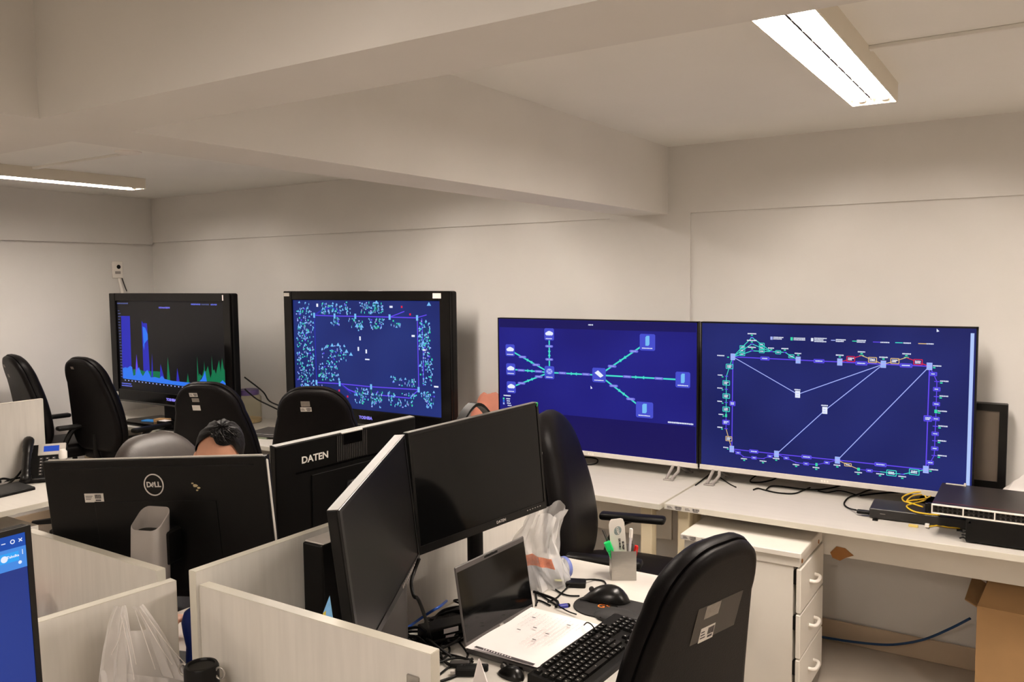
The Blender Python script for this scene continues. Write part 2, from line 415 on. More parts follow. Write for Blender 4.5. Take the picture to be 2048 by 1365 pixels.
# ---------------------------------------------------------------- left desk beyond the cluster
deskE = desk(-4.36, -3.80, 0.6, 2.75, 'cream desk at the far left carrying the desk phone', 'cluster desks', 'side', name='cluster_desk')
panel('desk_divider', (-4.372, .6), (-4.372, 2.27), .02, .7405, 1.135, 'cream divider at the left edge behind the desk phone')
t = thing('drawer_unit', 'cream drawer pedestal below the far left desk', 'drawer unit', (-4.08, 1.6, 0), R(0))
obj('body', MB().box(-.2, .205, -.35, .35, .04, .60, .003), M_CAB, t); obj('top_slab', MB().box(-.21, .22, -.36, .36, .60, .625, .003), M_CAB, t)
for z in (.42, .235, .05):
    d = obj('drawer', MB().box(.205, .22, -.345, .345, z, z + .176, .003), M_CAB, t)
    obj('handle', MB().tube([(.22, -.045, z + .09), (.24, -.03, z + .088), (.24, .03, z + .088), (.22, .045, z + .09)], .006, 8), M_WHITE, d, smooth=60)
obj('plinth', MB().box(-.18, .19, -.33, .33, 0, .04), M_BLK, t)

# ---------------------------------------------------------------- office chairs
def outline(w_bot, w_mid, w_top, h, rtop, rbot, n=9):
    # right half from bottom centre to top centre, then mirrored
    pts = []
    for k in range(n + 1):
        a = -PI / 2 + (PI / 2) * k / n
        pts.append((w_bot / 2 - rbot + rbot * math.cos(a), rbot + rbot * math.sin(a)))
    for k in range(1, n):
        u = k / n; z = rbot + u * (h - rtop - rbot)
        wv = (w_bot * (1 - u) ** 2 + 2 * w_mid * u * (1 - u) + w_top * u ** 2) / 2
        pts.append((wv, z))
    for k in range(n + 1):
        a = (PI / 2) * k / n
        pts.append((w_top / 2 - rtop * .95 + rtop * .95 * math.cos(a), h - rtop + rtop * math.sin(a)))
    return pts
def slab(half, layers, ycurve=lambda z: 0.0):
    # half outline (x, z) lofted along y; layers of (y, inset)
    n = len(half); m = MB(); full0 = half + [(-x, z) for x, z in reversed(half)]
    nf = len(full0); cz = sum(z for _, z in full0) / nf; zs = [z for _, z in full0]; h = max(zs) - min(zs); wx = max(x for x, _ in full0)
    rings = []
    for y, ins in layers:
        r = []
        for x, z in full0:
            sx = max(0.02, (wx - ins) / wx); sz = max(0.02, (h / 2 - ins) / (h / 2))
            zz = cz + (z - cz) * sz
            r.append(Vector((x * sx, y + ycurve(zz), zz)))
        rings.append(r)
    m.loft(rings, cap=False)
    for ri, flip in ((0, 1), (len(rings) - 1, 0)):
        o = ri * nf
        for i in range(n - 1):
            f = (o + i, o + i + 1, o + nf - 2 - i, o + nf - 1 - i)
            m.f.append(f if not flip else f[::-1]); m.mi.append(0)
    return m
back_half = outline(.50, .49, .375, .63, .16, .13)
ycv = lambda z: -0.05 * ((z - .22) / .4) ** 2 if z > .22 else -.02 * ((.22 - z) / .22) ** 2
ME_SHELL = mk('back_shell', slab(back_half, [(-.028, .034), (-.026, .02), (-.018, .006), (-.004, .0), (.0, .002)], ycv), M_LEATH, 55)
ME_CUSH = mk('back_cushion', slab(back_half, [(.002, .006), (.004, -.003), (.014, -.007), (.032, -.006), (.05, .006), (.06, .022), (.068, .05), (.072, .1)], ycv), M_LEATH, 55)
seat_half = outline(.46, .52, .44, .48, .14, .06)
SEATM = Matrix.Rotation(R(-90), 4, 'X')
def seat_mesh():
    m = slab(seat_half, [(-.045, .03), (-.035, .008), (-.01, .0), (.02, .0), (.04, .012), (.05, .04), (.054, .1)])
    # local (x, y thickness, z length) -> seat plane
    m.v = [(v[0], v[2] - .24, v[1]) for v in m.v]
    return m
ME_SEAT = mk('seat', seat_mesh(), M_LEATH, 55)
m = MB()
m.tube([(.0, -.1, -.02), (.03, -.1, -.02), (.045, -.08, .05), (.045, -.04, .12), (.045, 0, .145)], .018, 8)
m.box(.015, .075, -.13, .15, .135, .165, .012, 2)
ME_ARM = mk('armrest', m, M_BLK, 45)
ME_COL = mk('column', MB().lathe([(.0, 0), (.028, 0), (.028, .2), (.016, .2), (.016, .34), (.05, .345), (.05, .36), (0, .36)], 16), M_BLK, 40)
m = MB(); m.loft([[Vector((.02 if i == 0 else .29, yy * (1 if i == 0 else .6), zz if i == 0 else .5 * zz + .035)) for yy, zz in ((-.03, .07), (.03, .07), (.024, .115), (-.024, .115))] for i in (0, 1)])
ME_BLEG = mk('base_leg', m, M_BLK, 40)
m = MB(); m.lathe([(.0, -.022), (.024, -.022), (.027, -.016), (.027, .016), (.024, .022), (0, .022)], 14, mtx=Matrix.Translation((.285, 0, .027)) @ Matrix.Rotation(R(90), 4, 'X'))
m.box(.27, .3, -.008, .008, .04, .06)
ME_CAST = mk('caster', m, M_BLK, 50)
def chair(x, y, heading, lift, label, tilt=8, group='black padded office chairs', tags=(), m_=None):
    t = thing('office_chair', label, 'chair', (x, y, 0), heading - PI / 2, group)
    zs = .47 + lift
    obj('seat', ME_SEAT, None, t, (0, 0, zs - .02))
    b = obj('backrest', ME_SHELL, None, t, (0, -.235, zs + .01), (R(tilt), 0, 0))
    k_ = obj('back_cushion', ME_CUSH, None, b)
    if m_:
        for q_ in (b, k_): q_.material_slots[0].link = 'OBJECT'; q_.material_slots[0].material = m_
    obj('back_bracket', MB().tube([(0, .06, zs - .06), (0, -.2, zs - .065), (0, -.27, zs - .02), (0, -.275, zs + .12)], .018, 8), M_BLK, t, smooth=50)
    for sx in (1, -1):
        a = obj('armrest', ME_ARM, None, t, (sx * .235, -.07, zs)); a.scale = (sx, 1, 1)
    c = obj('column', ME_COL, None, t, (0, 0, .1 + lift * .5)); c.scale = (1, 1, (zs - .06 - (.1 + lift * .5)) / .36)
    for k in range(5):
        l = obj('base_leg', ME_BLEG, None, t, (0, 0, 0), (0, 0, R(72 * k + 20)))
        obj('caster', ME_CAST, None, l)
    for (px, pz, w_, h_, m_, bc) in tags:
        yy = -.0292 + ycv(pz)
        sl = math.atan2(-(ycv(pz + .01) - ycv(pz - .01)), .02)
        if bc: barcode_label(b, (px, yy, pz), (sl, 0, 0), w_, h_)
        else: obj('label_sticker', MB().box(-w_ / 2, w_ / 2, -.0003, .0003, -h_ / 2, h_ / 2), m_, b, (px, yy, pz), (sl, 0, 0))
    return t
M_TAPEC = mat('worn_clear_tape', (44, 39, 34), 0.25, noise=(30, 0.15), spec=0.25)
M_TAGG = mat('worn_grey_label', (128, 120, 112), 0.5, noise=(60, 0.15))
def chair_at(top, heading, label, tags=(), tilt=8, **k):
    # place so the top of the backrest stands at the point top
    lift = top[2] - (.47 + .01 + .62)
    back = .235 + .05 + math.sin(R(tilt)) * .62
    return chair(top[0] + math.cos(heading) * back, top[1] + math.sin(heading) * back, heading, lift, label, tilt, tags=tags, **k)
chair_at((-.645, 1.94, 1.085), R(164), 'big black padded chair in the right foreground with taped labels on its back',
         tags=((.03, .42, .19, .105, M_TAPEC, 0), (.0, .445, .06, .05, M_TAGG, 0), (-.0, .385, .06, .042, M_TAG, 1)))
chair_at((-1.68, 2.82, 1.195), R(14), 'black padded chair side-on beyond the laptop desk, beside the left thin screen')
chair_at((-3.06, 2.90, 1.198), R(122), 'black padded chair in front of the screen of dense dots, two labels on its back',
         tags=((-.03, .555, .045, .03, M_TAGG, 0), (-.03, .525, .055, .024, M_TAG, 1)))
chair_at((-3.70, 2.75, 1.20), R(114), 'black padded chair behind the man\'s head, three small labels on its back',
         tags=((-.05, .575, .045, .022, M_TAG, 1), (-.045, .545, .04, .022, M_TAGG, 0), (-.05, .5, .045, .03, M_TAG, 0)))
chair_at((-5.22, 2.95, 1.25), R(93), 'black padded chair left of the bar chart screen, in front of the far left desk',
         tags=((-.05, .57, .03, .018, M_TAGG, 0),))
chair_at((-5.71, 2.77, 1.262), R(80), 'black padded chair at the left edge beyond the divider',
         tags=((-.09, .56, .03, .02, M_TAGG, 0), (-.09, .49, .03, .024, M_TAGG, 0)))

# ---------------------------------------------------------------- wall screens
def glow(name, rgb, s=1.0): return mat('glow_' + name, (4, 4, 5), 0.4, emit=rgb, estr=s, noise=(2, 0.01), spec=0.1)
GC = ['white', 'teal', 'violet', 'lav', 'green', 'red', 'yellow', 'tile', 'tile2', 'azure', 'cobalt', 'dgreen', 'pill', 'bar', 'dim', 'sky']
GM = [glow('white', (232, 238, 255)), glow('teal', (70, 222, 205)), glow('violet', (98, 72, 238)), glow('lavender', (165, 178, 248)), glow('green', (60, 220, 170)),
      glow('red', (225, 40, 70)), glow('yellow', (225, 190, 130)), glow('tile', (70, 78, 205)), glow('tile_edge', (104, 116, 235)), glow('azure', (50, 118, 235)), glow('cobalt', (46, 46, 178)),
      glow('deep_green', (20, 112, 72)), glow('pill', (112, 110, 220)), glow('strip', (178, 200, 250)), glow('dim_blue', (88, 96, 150)), glow('sky', (120, 190, 245))]
class G:
    def __init__(s, px): s.m = MB(); s.k = 0; s.px = px; s.r = random.Random(3)
    def poly(s, pts, c):
        s.k += 1; y = -0.0002 - 0.0000012 * s.k
        s.m.add([(x, y, z) for x, z in pts], [tuple(range(len(pts)))], GC.index(c))
    def rect(s, c, w, h, col):
        w *= s.px / 2; h *= s.px / 2; x, z = c
        s.poly([(x - w, z - h), (x + w, z - h), (x + w, z + h), (x - w, z + h)], col)
    def line(s, p, q, w, col):
        dx, dz = q[0] - p[0], q[1] - p[1]; L = math.hypot(dx, dz) or 1; n = (-dz / L * w * s.px / 2, dx / L * w * s.px / 2)
        s.poly([(p[0] - n[0], p[1] - n[1]), (q[0] - n[0], q[1] - n[1]), (q[0] + n[0], q[1] + n[1]), (p[0] + n[0], p[1] + n[1])], col)
    def path(s, ps, w, col):
        for a, b in zip(ps, ps[1:]): s.line(a, b, w, col)
    def frame(s, c, w, h, col, lw=1.4, fill=None):
        x, z = c; a, b = w * s.px / 2, h * s.px / 2
        if fill and col == 'violet': s.rect(c, w, h, fill)
        for p, q in (((x - a, z - b), (x + a, z - b)), ((x - a, z + b), (x + a, z + b)), ((x - a, z - b), (x - a, z + b)), ((x + a, z - b), (x + a, z + b))): s.line(p, q, lw, col)
    def text(s, c, w, h, col='white', rows=1):
        # rows of tiny unreadable characters
        x0 = c[0] - w * s.px / 2; rh = h / rows
        for r in range(rows):
            z = c[1] + (h / 2 - (r + .5) * rh) * s.px; x = 0.0; ww = w * (1 if r % 2 == 0 or rows == 1 else s.r.uniform(.75, 1))
            while x < ww - 1:
                d = s.r.uniform(1.1, 2.0)
                s.rect((x0 + (x + d / 2) * s.px, z + s.r.uniform(-.1, .1) * s.px), d, rh * s.r.uniform(.62, .8), col); x += d + s.r.uniform(.3, .6)
    def disc(s, c, rx, rz, col, n=14):
        s.poly([(c[0] + rx * s.px * math.cos(2 * PI * k / n), c[1] + rz * s.px * math.sin(2 * PI * k / n)) for k in range(n)], col)

def screen_mat(name, rgb, rgb2=None, rough=0.3, grad=None, spec=0.12):
    m = mat(name, (6, 6, 8), rough, emit=rgb, spec=spec)
    if rgb2:
        nt = m.node_tree; b = nt.nodes['Principled BSDF']
        tc = nt.nodes.new('ShaderNodeTexCoord'); n = nt.nodes.new('ShaderNodeTexNoise'); n.inputs['Scale'].default_value = 2.2; n.inputs['Detail'].default_value = 1
        r = nt.nodes.new('ShaderNodeValToRGB'); r.color_ramp.elements[0].position = .35; r.color_ramp.elements[1].position = .68
        r.color_ramp.elements[0].color = lin(rgb) + (1,); r.color_ramp.elements[1].color = lin(rgb2) + (1,)
        nt.links.new(tc.outputs['Object'], n.inputs['Vector']); nt.links.new(n.outputs['Fac'], r.inputs['Fac']); nt.links.new(r.outputs['Color'], b.inputs['Emission Color'])
    return m
def tv_thin(x, y, z, W, Hh, label, smat, rotz=0.0, feet=(-.43, .43)):
    t = thing('television', label, 'television', (x, y, z), rotz, 'thin screens with silver lower bars')
    h = W / 2; z0 = 0.0; bar = .024; fr = .007
    m = MB(); m.box(-h, h, .004, .03, 0, Hh, .002); m.box(-h * .8, h * .8, .03, .065, .05, Hh * .62, .01)
    obj('back_case', m, M_BLK, t)
    m = MB(); m.box(-h, -h + fr, -.002, .004, bar, Hh); m.box(h - fr, h, -.002, .004, bar, Hh); m.box(-h, h, -.002, .004, Hh - fr, Hh)
    obj('bezel', m, M_BLK2, t)
    obj('lower_bar', MB().box(-h, h, -.006, .012, 0, bar, .0015), M_SILV, t)
    lg = MB()
    for k in range(3): lg.box(-.016 + k * .012, -.008 + k * .012, -.0066, -.006, .008, .016)
    obj('logo_plate', lg, M_WHITE, t)
    sc = obj('screen', MB().box(-h + fr, h - fr, 0, .004, bar, Hh - fr), smat, t)
    for fx in feet:
        m = MB()
        for s in (-1, 1):
            m.tube([(fx + .012 * s, .01, .012), (fx + .02 * s, -.02, -.02), (fx + s * .012 - .01, -.075, .745 - z)], [.008, .008, .0065], 8, smooth=False)
        m.tube([(fx, .02, .012), (fx + .01, .08, -.03), (fx + .02, .13, .745 - z)], .008, 8, smooth=False)
        m.box(fx - .035, fx + .015, -.085, -.06, .74 - z, .747 - z, .002)
        m.box(fx + .0, fx + .04, .12, .14, .74 - z, .747 - z, .002)
        obj('foot', m, M_GREY, t, smooth=50)
    return t
SC4 = screen_mat('network_ring_screen', (27, 33, 96), (36, 44, 116))
SC3 = screen_mat('network_star_screen', (27, 25, 120), (34, 34, 138))
TV4 = tv_thin(-.812, 3.84, .797, 1.166, .718, 'thin silver-edged screen at the right showing a rectangular ring of linked network nodes', SC4, feet=(-.50, .47))
TV3 = tv_thin(-1.985, 3.835, .797, 1.160, .718, 'thin silver-edged screen left of the right one, showing a star of linked icons', SC3, feet=(-.43, .47))
# --- ring diagram
g = G(.00208)
A = (-0.4248,0.5541); B = (-0.1249,0.5522); Cn = (0.0536,0.5515); D = (0.2309,0.55); E_ = (0.4087,0.5495)
F = (-0.4258,0.1135); Gn = (-0.2156,0.1116); Hn = (0.0517,0.1127); In = (0.4057,0.112); J = (-0.1249,0.3961); K = (-0.0058,0.3317)
g.path([A, B, Cn, D, E_], 2.2, 'violet'); g.path([F, Gn, Hn, In], 2.2, 'violet'); g.line(A, F, 2.2, 'violet'); g.line(E_, In, 2.2, 'violet')
for p, q in ((A, J), (D, J), (D, K), (K, Gn), (E_, Hn)): g.line(p, q, 1.7, 'lav')
# apex over the first node
tp = [(-0.3361,0.6486),(-0.3357,0.6181),(-0.3353,0.586)]
lb = [(-0.3804,0.6021),(-0.3802,0.5865),(-0.38,0.5686)]; rb = [(-0.2899,0.6167),(-0.2897,0.6011),(-0.2895,0.5855)]
nx, ny, nz = [(-0.2459,0.5859),(-0.1837,0.5849),(-0.1554,0.568)]
for a, l, r in zip(tp, lb, rb):
    g.path([A, l, a, r, nx], 1.6, 'teal')
g.path([nx, ny, nz, B], 1.6, 'teal')
for p in lb + rb: g.frame(p, 11, 6.4, 'teal', 1.4, 'tile'); g.text(p, 7, 3)
for p, ww, hh in zip([nz] + [(-0.2146,0.5841)], (11, 11), (7, 7)): g.frame(p, ww, hh, 'teal', 1.4, 'tile'); g.text(p, 7, 3)
for p in tp + [nx, ny]: g.rect(p, 7, 1.8, 'violet')
for p, wd in zip([(-0.3363,0.6659),(-0.3359,0.6345),(-0.3344,0.6024),(-0.2461,0.6019),(-0.185,0.6019),(-0.1253,0.5821),(0.0531,0.5816),(0.1426,0.5998),(0.2304,0.5798),(0.3196,0.5983),(-0.4832,0.5577),(-0.1252,0.4169),(-0.0062,0.3536)], (19, 22, 19, 14, 15, 15, 16, 15, 16, 15, 17, 14, 15)):
    g.text(p, wd, 3.6)
for p in [(-0.3362,0.6589),(-0.3358,0.627),(-0.3343,0.5952),(-0.246,0.5945),(-0.1849,0.5948),(-0.1252,0.5745),(0.0532,0.574),(0.1427,0.5919),(0.2305,0.5722),(0.3198,0.5908),(-0.4476,0.5515)]: g.rect(p, 4.5, 2.6, 'green')
for p in [(0.1429,0.584),(0.3199,0.5827)]: g.rect(p, 9, 2, 'green')
for p, wd in zip([(-0.2746,0.5528),(-0.0347,0.5515),(0.1425,0.5498),(0.3198,0.5489),(-0.3211,0.1125),(-0.0817,0.1125),(0.2286,0.1127)], (19, 21, 22, 22, 19, 20, 22)):
    g.frame(p, wd, 7, 'violet', 1.3, 'tile'); g.text(p, wd - 6, 3)
p1, p2 = [(0.1429,0.584),(0.3199,0.5827)]
for p, q, c, bx in ((Cn, p1, 'red', (0.0986,0.5668)), (p1, D, 'yellow', (0.1873,0.5663)), (D, p2, 'yellow', (0.2758,0.5657)), (p2, E_, 'red', (0.3651,0.5651))):
    g.path([p, bx, q], 1.5, c); g.frame(bx, 15.5, 10.5, c, 1.5, 'tile'); g.text(bx, 11, 6.5, rows=2)
# legend
for p, c in zip([(-0.2456,0.6478),(-0.1552,0.6475),(-0.0655,0.6467)], ('lav', 'green', 'white')): g.rect(p, 5, 7, c)
for p, wd, rr_ in zip([(-0.2133,0.6488),(-0.1213,0.6476),(-0.0294,0.6463),(0.0562,0.6462),(0.1418,0.6458),(0.2349,0.644),(0.3226,0.6441),(0.4096,0.6436)], (23, 24, 26, 20, 19, 17, 15, 14), (2, 2, 3, 2, 2, 1, 1, 1)):
    g.text(p, wd, 3.4 * rr_, rows=rr_)
for p, wd, c in zip([(0.0241,0.6465),(0.1127,0.6457),(0.2018,0.6445),(0.2899,0.6444),(0.3796,0.6435)], (9, 9, 14, 14, 15), ('lav', 'green', 'violet', 'teal', 'yellow')): g.rect(p, wd, 1.7, c)
# left chain
ch = [(-0.4405,0.5077),(-0.4548,0.4606),(-0.4556,0.4283),(-0.4552,0.3978),(-0.4548,0.3655),(-0.4549,0.3346),(-0.4546,0.3023),(-0.4549,0.2715)]
g.path([A] + ch, 1.5, 'teal'); ch2 = [(-0.4549,0.2715),(-0.4548,0.2394),(-0.4544,0.2085)]; g.path(ch2, 1.5, 'violet'); q = (-0.4406,0.1615); g.path([ch2[-1], q, F], 1.4, 'yellow')
for i in (0, 2, 4, 6): g.frame(ch[i], 15.5, 10, 'teal', 1.5, 'tile'); g.text(ch[i], 11, 6.5, rows=2)
for i in (1, 3, 5): g.rect(ch[i], 7.5, 2, 'violet')
g.rect(ch[7], 4.6, 7, 'green'); g.frame(ch2[1], 16, 10, 'violet', 1.4, 'tile'); g.text(ch2[1], 11, 6.5, rows=2); g.rect(ch2[2], 7.5, 2, 'violet')
g.frame(q, 14, 10, 'yellow', 1.4, 'tile'); g.text(q, 10, 6.5, rows=2)
for p in [(-0.4845,0.4642),(-0.4862,0.4018),(-0.4854,0.3381),(-0.4787,0.2755),(-0.484,0.2128),(-0.4543,0.1178)]: g.text(p, 12.5, 3.4)
for p in [(-0.4737,0.4565),(-0.473,0.3943),(-0.4722,0.3305),(-0.4679,0.2683),(-0.4743,0.2053),(-0.4447,0.1114)]: g.rect(p, 4, 2.4, 'green')
g.frame((-0.4245,0.332), 12, 9.5, 'violet', 1.4, 'tile'); g.text((-0.4245,0.332), 8, 6, rows=2)
# lower chains
c1 = [(-0.3951,0.0985),(-0.366,0.082),(-0.3193,0.0826),(-0.2773,0.0836),(-0.2459,0.0979)]; g.path([F] + c1 + [Gn], 1.5, 'violet')
c2 = [(-0.1712,0.0976),(-0.1237,0.0818),(-0.0829,0.0812),(-0.0375,0.0823),(0.0068,0.0964)]; g.path([Gn] + c2 + [Hn], 1.5, 'violet')
for p in (c1[0], c1[2], c1[4], c2[0], c2[2], c2[4]): g.frame(p, 11, 6, 'violet', 1.2, 'tile'); g.text(p, 6, 2.6)
for p in (c1[1], c1[3], c2[1]): g.rect(p, 7, 1.8, 'violet')
g.rect(c2[3], 4.6, 7, 'green')
for p in [(-0.3659,0.0732),(-0.2772,0.0716),(-0.2166,0.0902),(-0.1266,0.0716),(-0.0381,0.0685),(0.0517,0.0897),(0.1397,0.0677),(0.228,0.0715),(0.3161,0.0708)]: g.text(p, 15, 3.4); g.rect((p[0], p[1] - .0075), 4.5, 2.6, 'green')
c3 = [(0.0958,0.097),(0.1403,0.0818)]; g.path([Hn] + c3, 1.4, 'yellow'); c4 = [(0.1403,0.0818),(0.1845,0.0809),(0.2278,0.0816)]; g.path(c4, 1.5, 'violet'); c5 = [(0.2278,0.0816),(0.2731,0.081),(0.3167,0.0811),(0.3616,0.0959)]; g.path(c5 + [In], 1.5, 'teal')
g.frame(c3[0], 13.5, 6, 'yellow', 1.3, 'tile'); g.text(c3[0], 8, 2.8); g.rect(c3[1], 5.5, 6.5, 'green'); g.frame(c4[1], 12, 6, 'violet', 1.2, 'tile'); g.text(c4[1], 7, 2.6)
for p in (c5[1], c5[3]): g.frame(p, 18, 11, 'teal', 1.5, 'tile'); g.text(p, 12, 6.5, rows=2)
g.rect(c5[2], 8, 1.8, 'violet')
# right chain
rc = [(0.4243,0.5182),(0.4379,0.4874),(0.4382,0.4552),(0.4379,0.4241),(0.4379,0.3929),(0.4373,0.3618),(0.4383,0.3305),(0.437,0.2991),(0.4369,0.2674),(0.4362,0.2374),(0.4369,0.205),(0.4356,0.1748),(0.4209,0.1432)]
g.path([E_] + rc + [In], 1.6, 'violet')
for i in (0, 2, 4, 6, 8, 10, 12): g.frame(rc[i], 12, 7, 'violet', 1.3, 'tile'); g.text(rc[i], 7.5, 2.8)
for i in (1, 3, 7, 9, 11): g.rect(rc[i], 9.5, 1.8, 'violet')
g.rect(rc[5], 5.5, 7, 'green')
for p in [(0.4665,0.4903),(0.4656,0.4278),(0.4613,0.3646),(0.4648,0.3017),(0.4642,0.2397),(0.4651,0.1774),(0.4386,0.5526),(0.4351,0.1148)]: g.text(p, 16, 3.4); g.rect((p[0] - .012, p[1] - .0078), 4.5, 2.6, 'green')
g.frame((0.4078,0.3294), 14, 11, 'violet', 1.4, 'tile'); g.text((0.4078,0.3294), 9, 6, rows=2)
for p in (A, B, Cn, D, E_, F, Gn, Hn, In):
    g.rect(p, 10.5, 15, 'lav'); g.text((p[0], p[1] + .009), 7, 2, 'sky'); g.text((p[0], p[1] - .009), 6, 2.4, 'sky')
for p in (J, K): g.rect(p, 10.5, 15, 'white'); g.text((p[0], p[1] + .004), 6, 2, 'lav'); g.text((p[0], p[1] - .007), 6, 2, 'lav')
s0, s1 = [(0.5658,0.7039),(0.564,0.0547)]; g.rect((.5625, (.030 + .693) / 2), 6.4, 318, 'bar')
cu = (0.4359,0.6998); g.poly([(cu[0] - .004, cu[1] + .008), (cu[0] - .004, cu[1] - .006), (cu[0] + .006, cu[1] - .003)], 'white')
obj('screen_graphics', g.m, GM, TV4)['kind'] = 'stuff'
# --- star diagram
g = G(.0026)
g.rect((0.0329,0.6906), 436, 17, 'cobalt') if False else None
n1, n2, n3, n4, n5, hub, n6, n7, n8 = [(-0.2502,0.6335),(-0.5002,0.5385),(-0.4977,0.4328),(-0.4953,0.3327),(-0.2501,0.4275),(0.0469,0.4296),(0.3163,0.6091),(0.5027,0.4313),(0.3012,0.2674)]
for p, q, c in ((n1, n5, 'teal'), (n2, n5, 'teal'), (n3, n5, 'teal'), (n4, n5, 'teal'), (n5, hub, 'teal'), (hub, n6, 'teal'), (hub, n7, 'teal'), (hub, n8, 'teal')):
    g.line(p, q, 3.0, c)
    for u in (.46, .54):
        d = 1 if u < .5 else -1
        cxx = (p[0] + (q[0] - p[0]) * u, p[1] + (q[1] - p[1]) * u); L = math.hypot(q[0] - p[0], q[1] - p[1]); ux, uz = (q[0] - p[0]) / L * d, (q[1] - p[1]) / L * d
        g.poly([(cxx[0] + ux * .011, cxx[1] + uz * .011), (cxx[0] - uz * .009 - ux * .006, cxx[1] + ux * .009 - uz * .006), (cxx[0] + uz * .009 - ux * .006, cxx[1] - ux * .009 - uz * .006)], 'teal')
def pill(p, w=14):
    g.rect(p, w, 5, 'pill'); g.disc((p[0] - w * g.px / 2, p[1]), 2.5, 2.5, 'pill', 8); g.disc((p[0] + w * g.px / 2, p[1]), 2.5, 2.5, 'pill', 8); g.text(p, w - 2, 2.6, 'lav')
for p in [(-0.2511,0.5692),(-0.2506,0.4983),(-0.4199,0.5044),(-0.3334,0.4653),(-0.4299,0.4304),(-0.3182,0.43),(-0.4278,0.3591),(-0.3179,0.4014),(-0.17,0.4289),(-0.0293,0.4298),(0.1215,0.4796),(0.2423,0.5612),(0.2061,0.4303),(0.3774,0.4309),(0.1302,0.3787),(0.2252,0.3174)]: pill(p)
def tile(p, w, h, kind):
    r = .006; a, b = w * g.px / 2, h * g.px / 2
    g.poly([(p[0] + sx * (a - (r if k else 0)), p[1] + sz * (b - (0 if k else r))) for sx, sz, k in ((1, -1, 1), (1, -1, 0), (1, 1, 0), (1, 1, 1), (-1, 1, 1), (-1, 1, 0), (-1, -1, 0), (-1, -1, 1))], 'tile')
    c = (p[0], p[1] + h * .09 * g.px)
    if kind == 'cloud':
        g.disc(c, w * .28, h * .19, 'white'); g.disc((c[0] - .012, c[1] - .003), w * .2, h * .14, 'white'); g.disc((c[0] + .013, c[1] - .002), w * .19, h * .15, 'white')
    elif kind == 'router':
        g.disc(c, w * .32, h * .22, 'lav'); g.line((c[0] - .014, c[1] + .008), (c[0] + .014, c[1] - .008), 1.5, 'tile2'); g.line((c[0] + .014, c[1] + .008), (c[0] - .014, c[1] - .008), 1.5, 'tile2')
    elif kind == 'switch':
        g.poly([(c[0] - .026, c[1] + .004), (c[0] - .006, c[1] + .018), (c[0] + .026, c[1] - .008), (c[0] + .008, c[1] - .02)], 'white')
    else:
        a = w * .13 * g.px; b = h * .3 * g.px
        g.poly([(c[0] - a, c[1] - b), (c[0] + a * .5, c[1] - b), (c[0] + a, c[1] - b * .7), (c[0] + a, c[1] + b), (c[0] - a * .4, c[1] + b), (c[0] - a, c[1] + b * .7)], 'sky')
    g.text((p[0], p[1] - h * .36 * g.px), w * .7, 2.6, 'white')
    return None
for p in (n1, n2, n3, n4): tile(p, 23, 25, 'cloud')
tile(n5, 23, 27, 'router'); tile(hub, 30, 29, 'switch'); tile(n6, 32, 32, 'rack'); tile(n7, 29, 30, 'rack'); tile(n8, 36, 31, 'rack')
g.text((0.001,0.6894), 12, 3.4); g.text((0.4912,0.2161), 50, 4); g.text((-0.5228,0.2843), 18, 4)
for p, c in zip([(-0.5461,0.2662),(-0.5459,0.2525),(-0.5458,0.2387)], ('green', 'azure', 'lav')): g.rect(p, 4, 4, c)
for p in [(-0.518,0.2667),(-0.5147,0.2546),(-0.5131,0.2423),(-0.5083,0.2303)]: g.text(p, 9, 3.2)
cu = (0.0018,0.3623); g.poly([(cu[0] - .004, cu[1] + .009), (cu[0] - .004, cu[1] - .008), (cu[0] + .007, cu[1] - .004)], 'white')
obj('screen_graphics', g.m, GM, TV3)['kind'] = 'stuff'
# darker header and footer areas of the star screen
m = MB(); m.box(-.569, .569, -.0002, 0, .665, .709)
obj('screen_header', m, glow('header', (24, 20, 92)), TV3)
m = MB(); m.box(-.569, .569, -.0002, 0, .026, .205)
obj('screen_footer', m, glow('footer', (22, 16, 90)), TV3)

# --- thick black televisions
def tv_thick(x, y, z, W, Hh, label, smat, sx0, sx1, sz0, sz1):
    t = thing('television', label, 'television', (x, y, z), 0, 'thick-framed televisions')
    h = W / 2
    m = MB(); m.box(-h, h, .004, .06, 0, Hh, .012, 2); m.box(-h * .72, h * .72, .06, .11, .08, Hh * .8, .02)
    obj('back_case', m, M_BLK, t)
    m = MB(); m.box(-h, sx0, -.012, .004, 0, Hh, .004); m.box(sx1, h, -.012, .004, 0, Hh, .004); m.box(sx0, sx1, -.012, .004, sz1, Hh, .004); m.box(sx0, sx1, -.012, .004, 0, sz0, .004)
    obj('bezel', m, M_GLOSS, t)
    obj('lower_strip', MB().box(-h + .01, h - .01, -.016, -.012, -.004, .008, .002), M_DKGREY, t)
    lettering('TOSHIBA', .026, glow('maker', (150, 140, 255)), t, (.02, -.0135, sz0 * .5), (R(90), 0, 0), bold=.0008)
    obj('screen', MB().box(sx0, sx1, 0, .004, sz0, sz1), smat, t)
    m = MB(); m.box(-.12, .12, .02, .06, .742 - z + .02, .03, .01); obj('stand_neck', m, M_BLK, t)
    m = MB(); m.prism([(-.36, -.10), (-.28, -.17), (.28, -.17), (.36, -.10), (.30, .12), (-.30, .12)], .74 - z, .765 - z); obj('stand_base', m, M_GLOSS, t)
    return t
SC2 = screen_mat('dense_dots_screen', (28, 40, 108), (36, 52, 124), .4)
SC1 = screen_mat('bar_chart_screen', (4, 4, 8), None, .34, spec=.35)
TV2 = tv_thick(-3.5, 3.75, .842, 1.352, .822, 'thick black-framed television showing dense blue and green node dots', SC2, -.60, .60, .095, .765)
TV1 = tv_thick(-5.105, 3.53, .872, 1.345, .782, 'thick black-framed television in the corner showing a blue and green bar chart', SC1, -.60, .60, .085, .725)
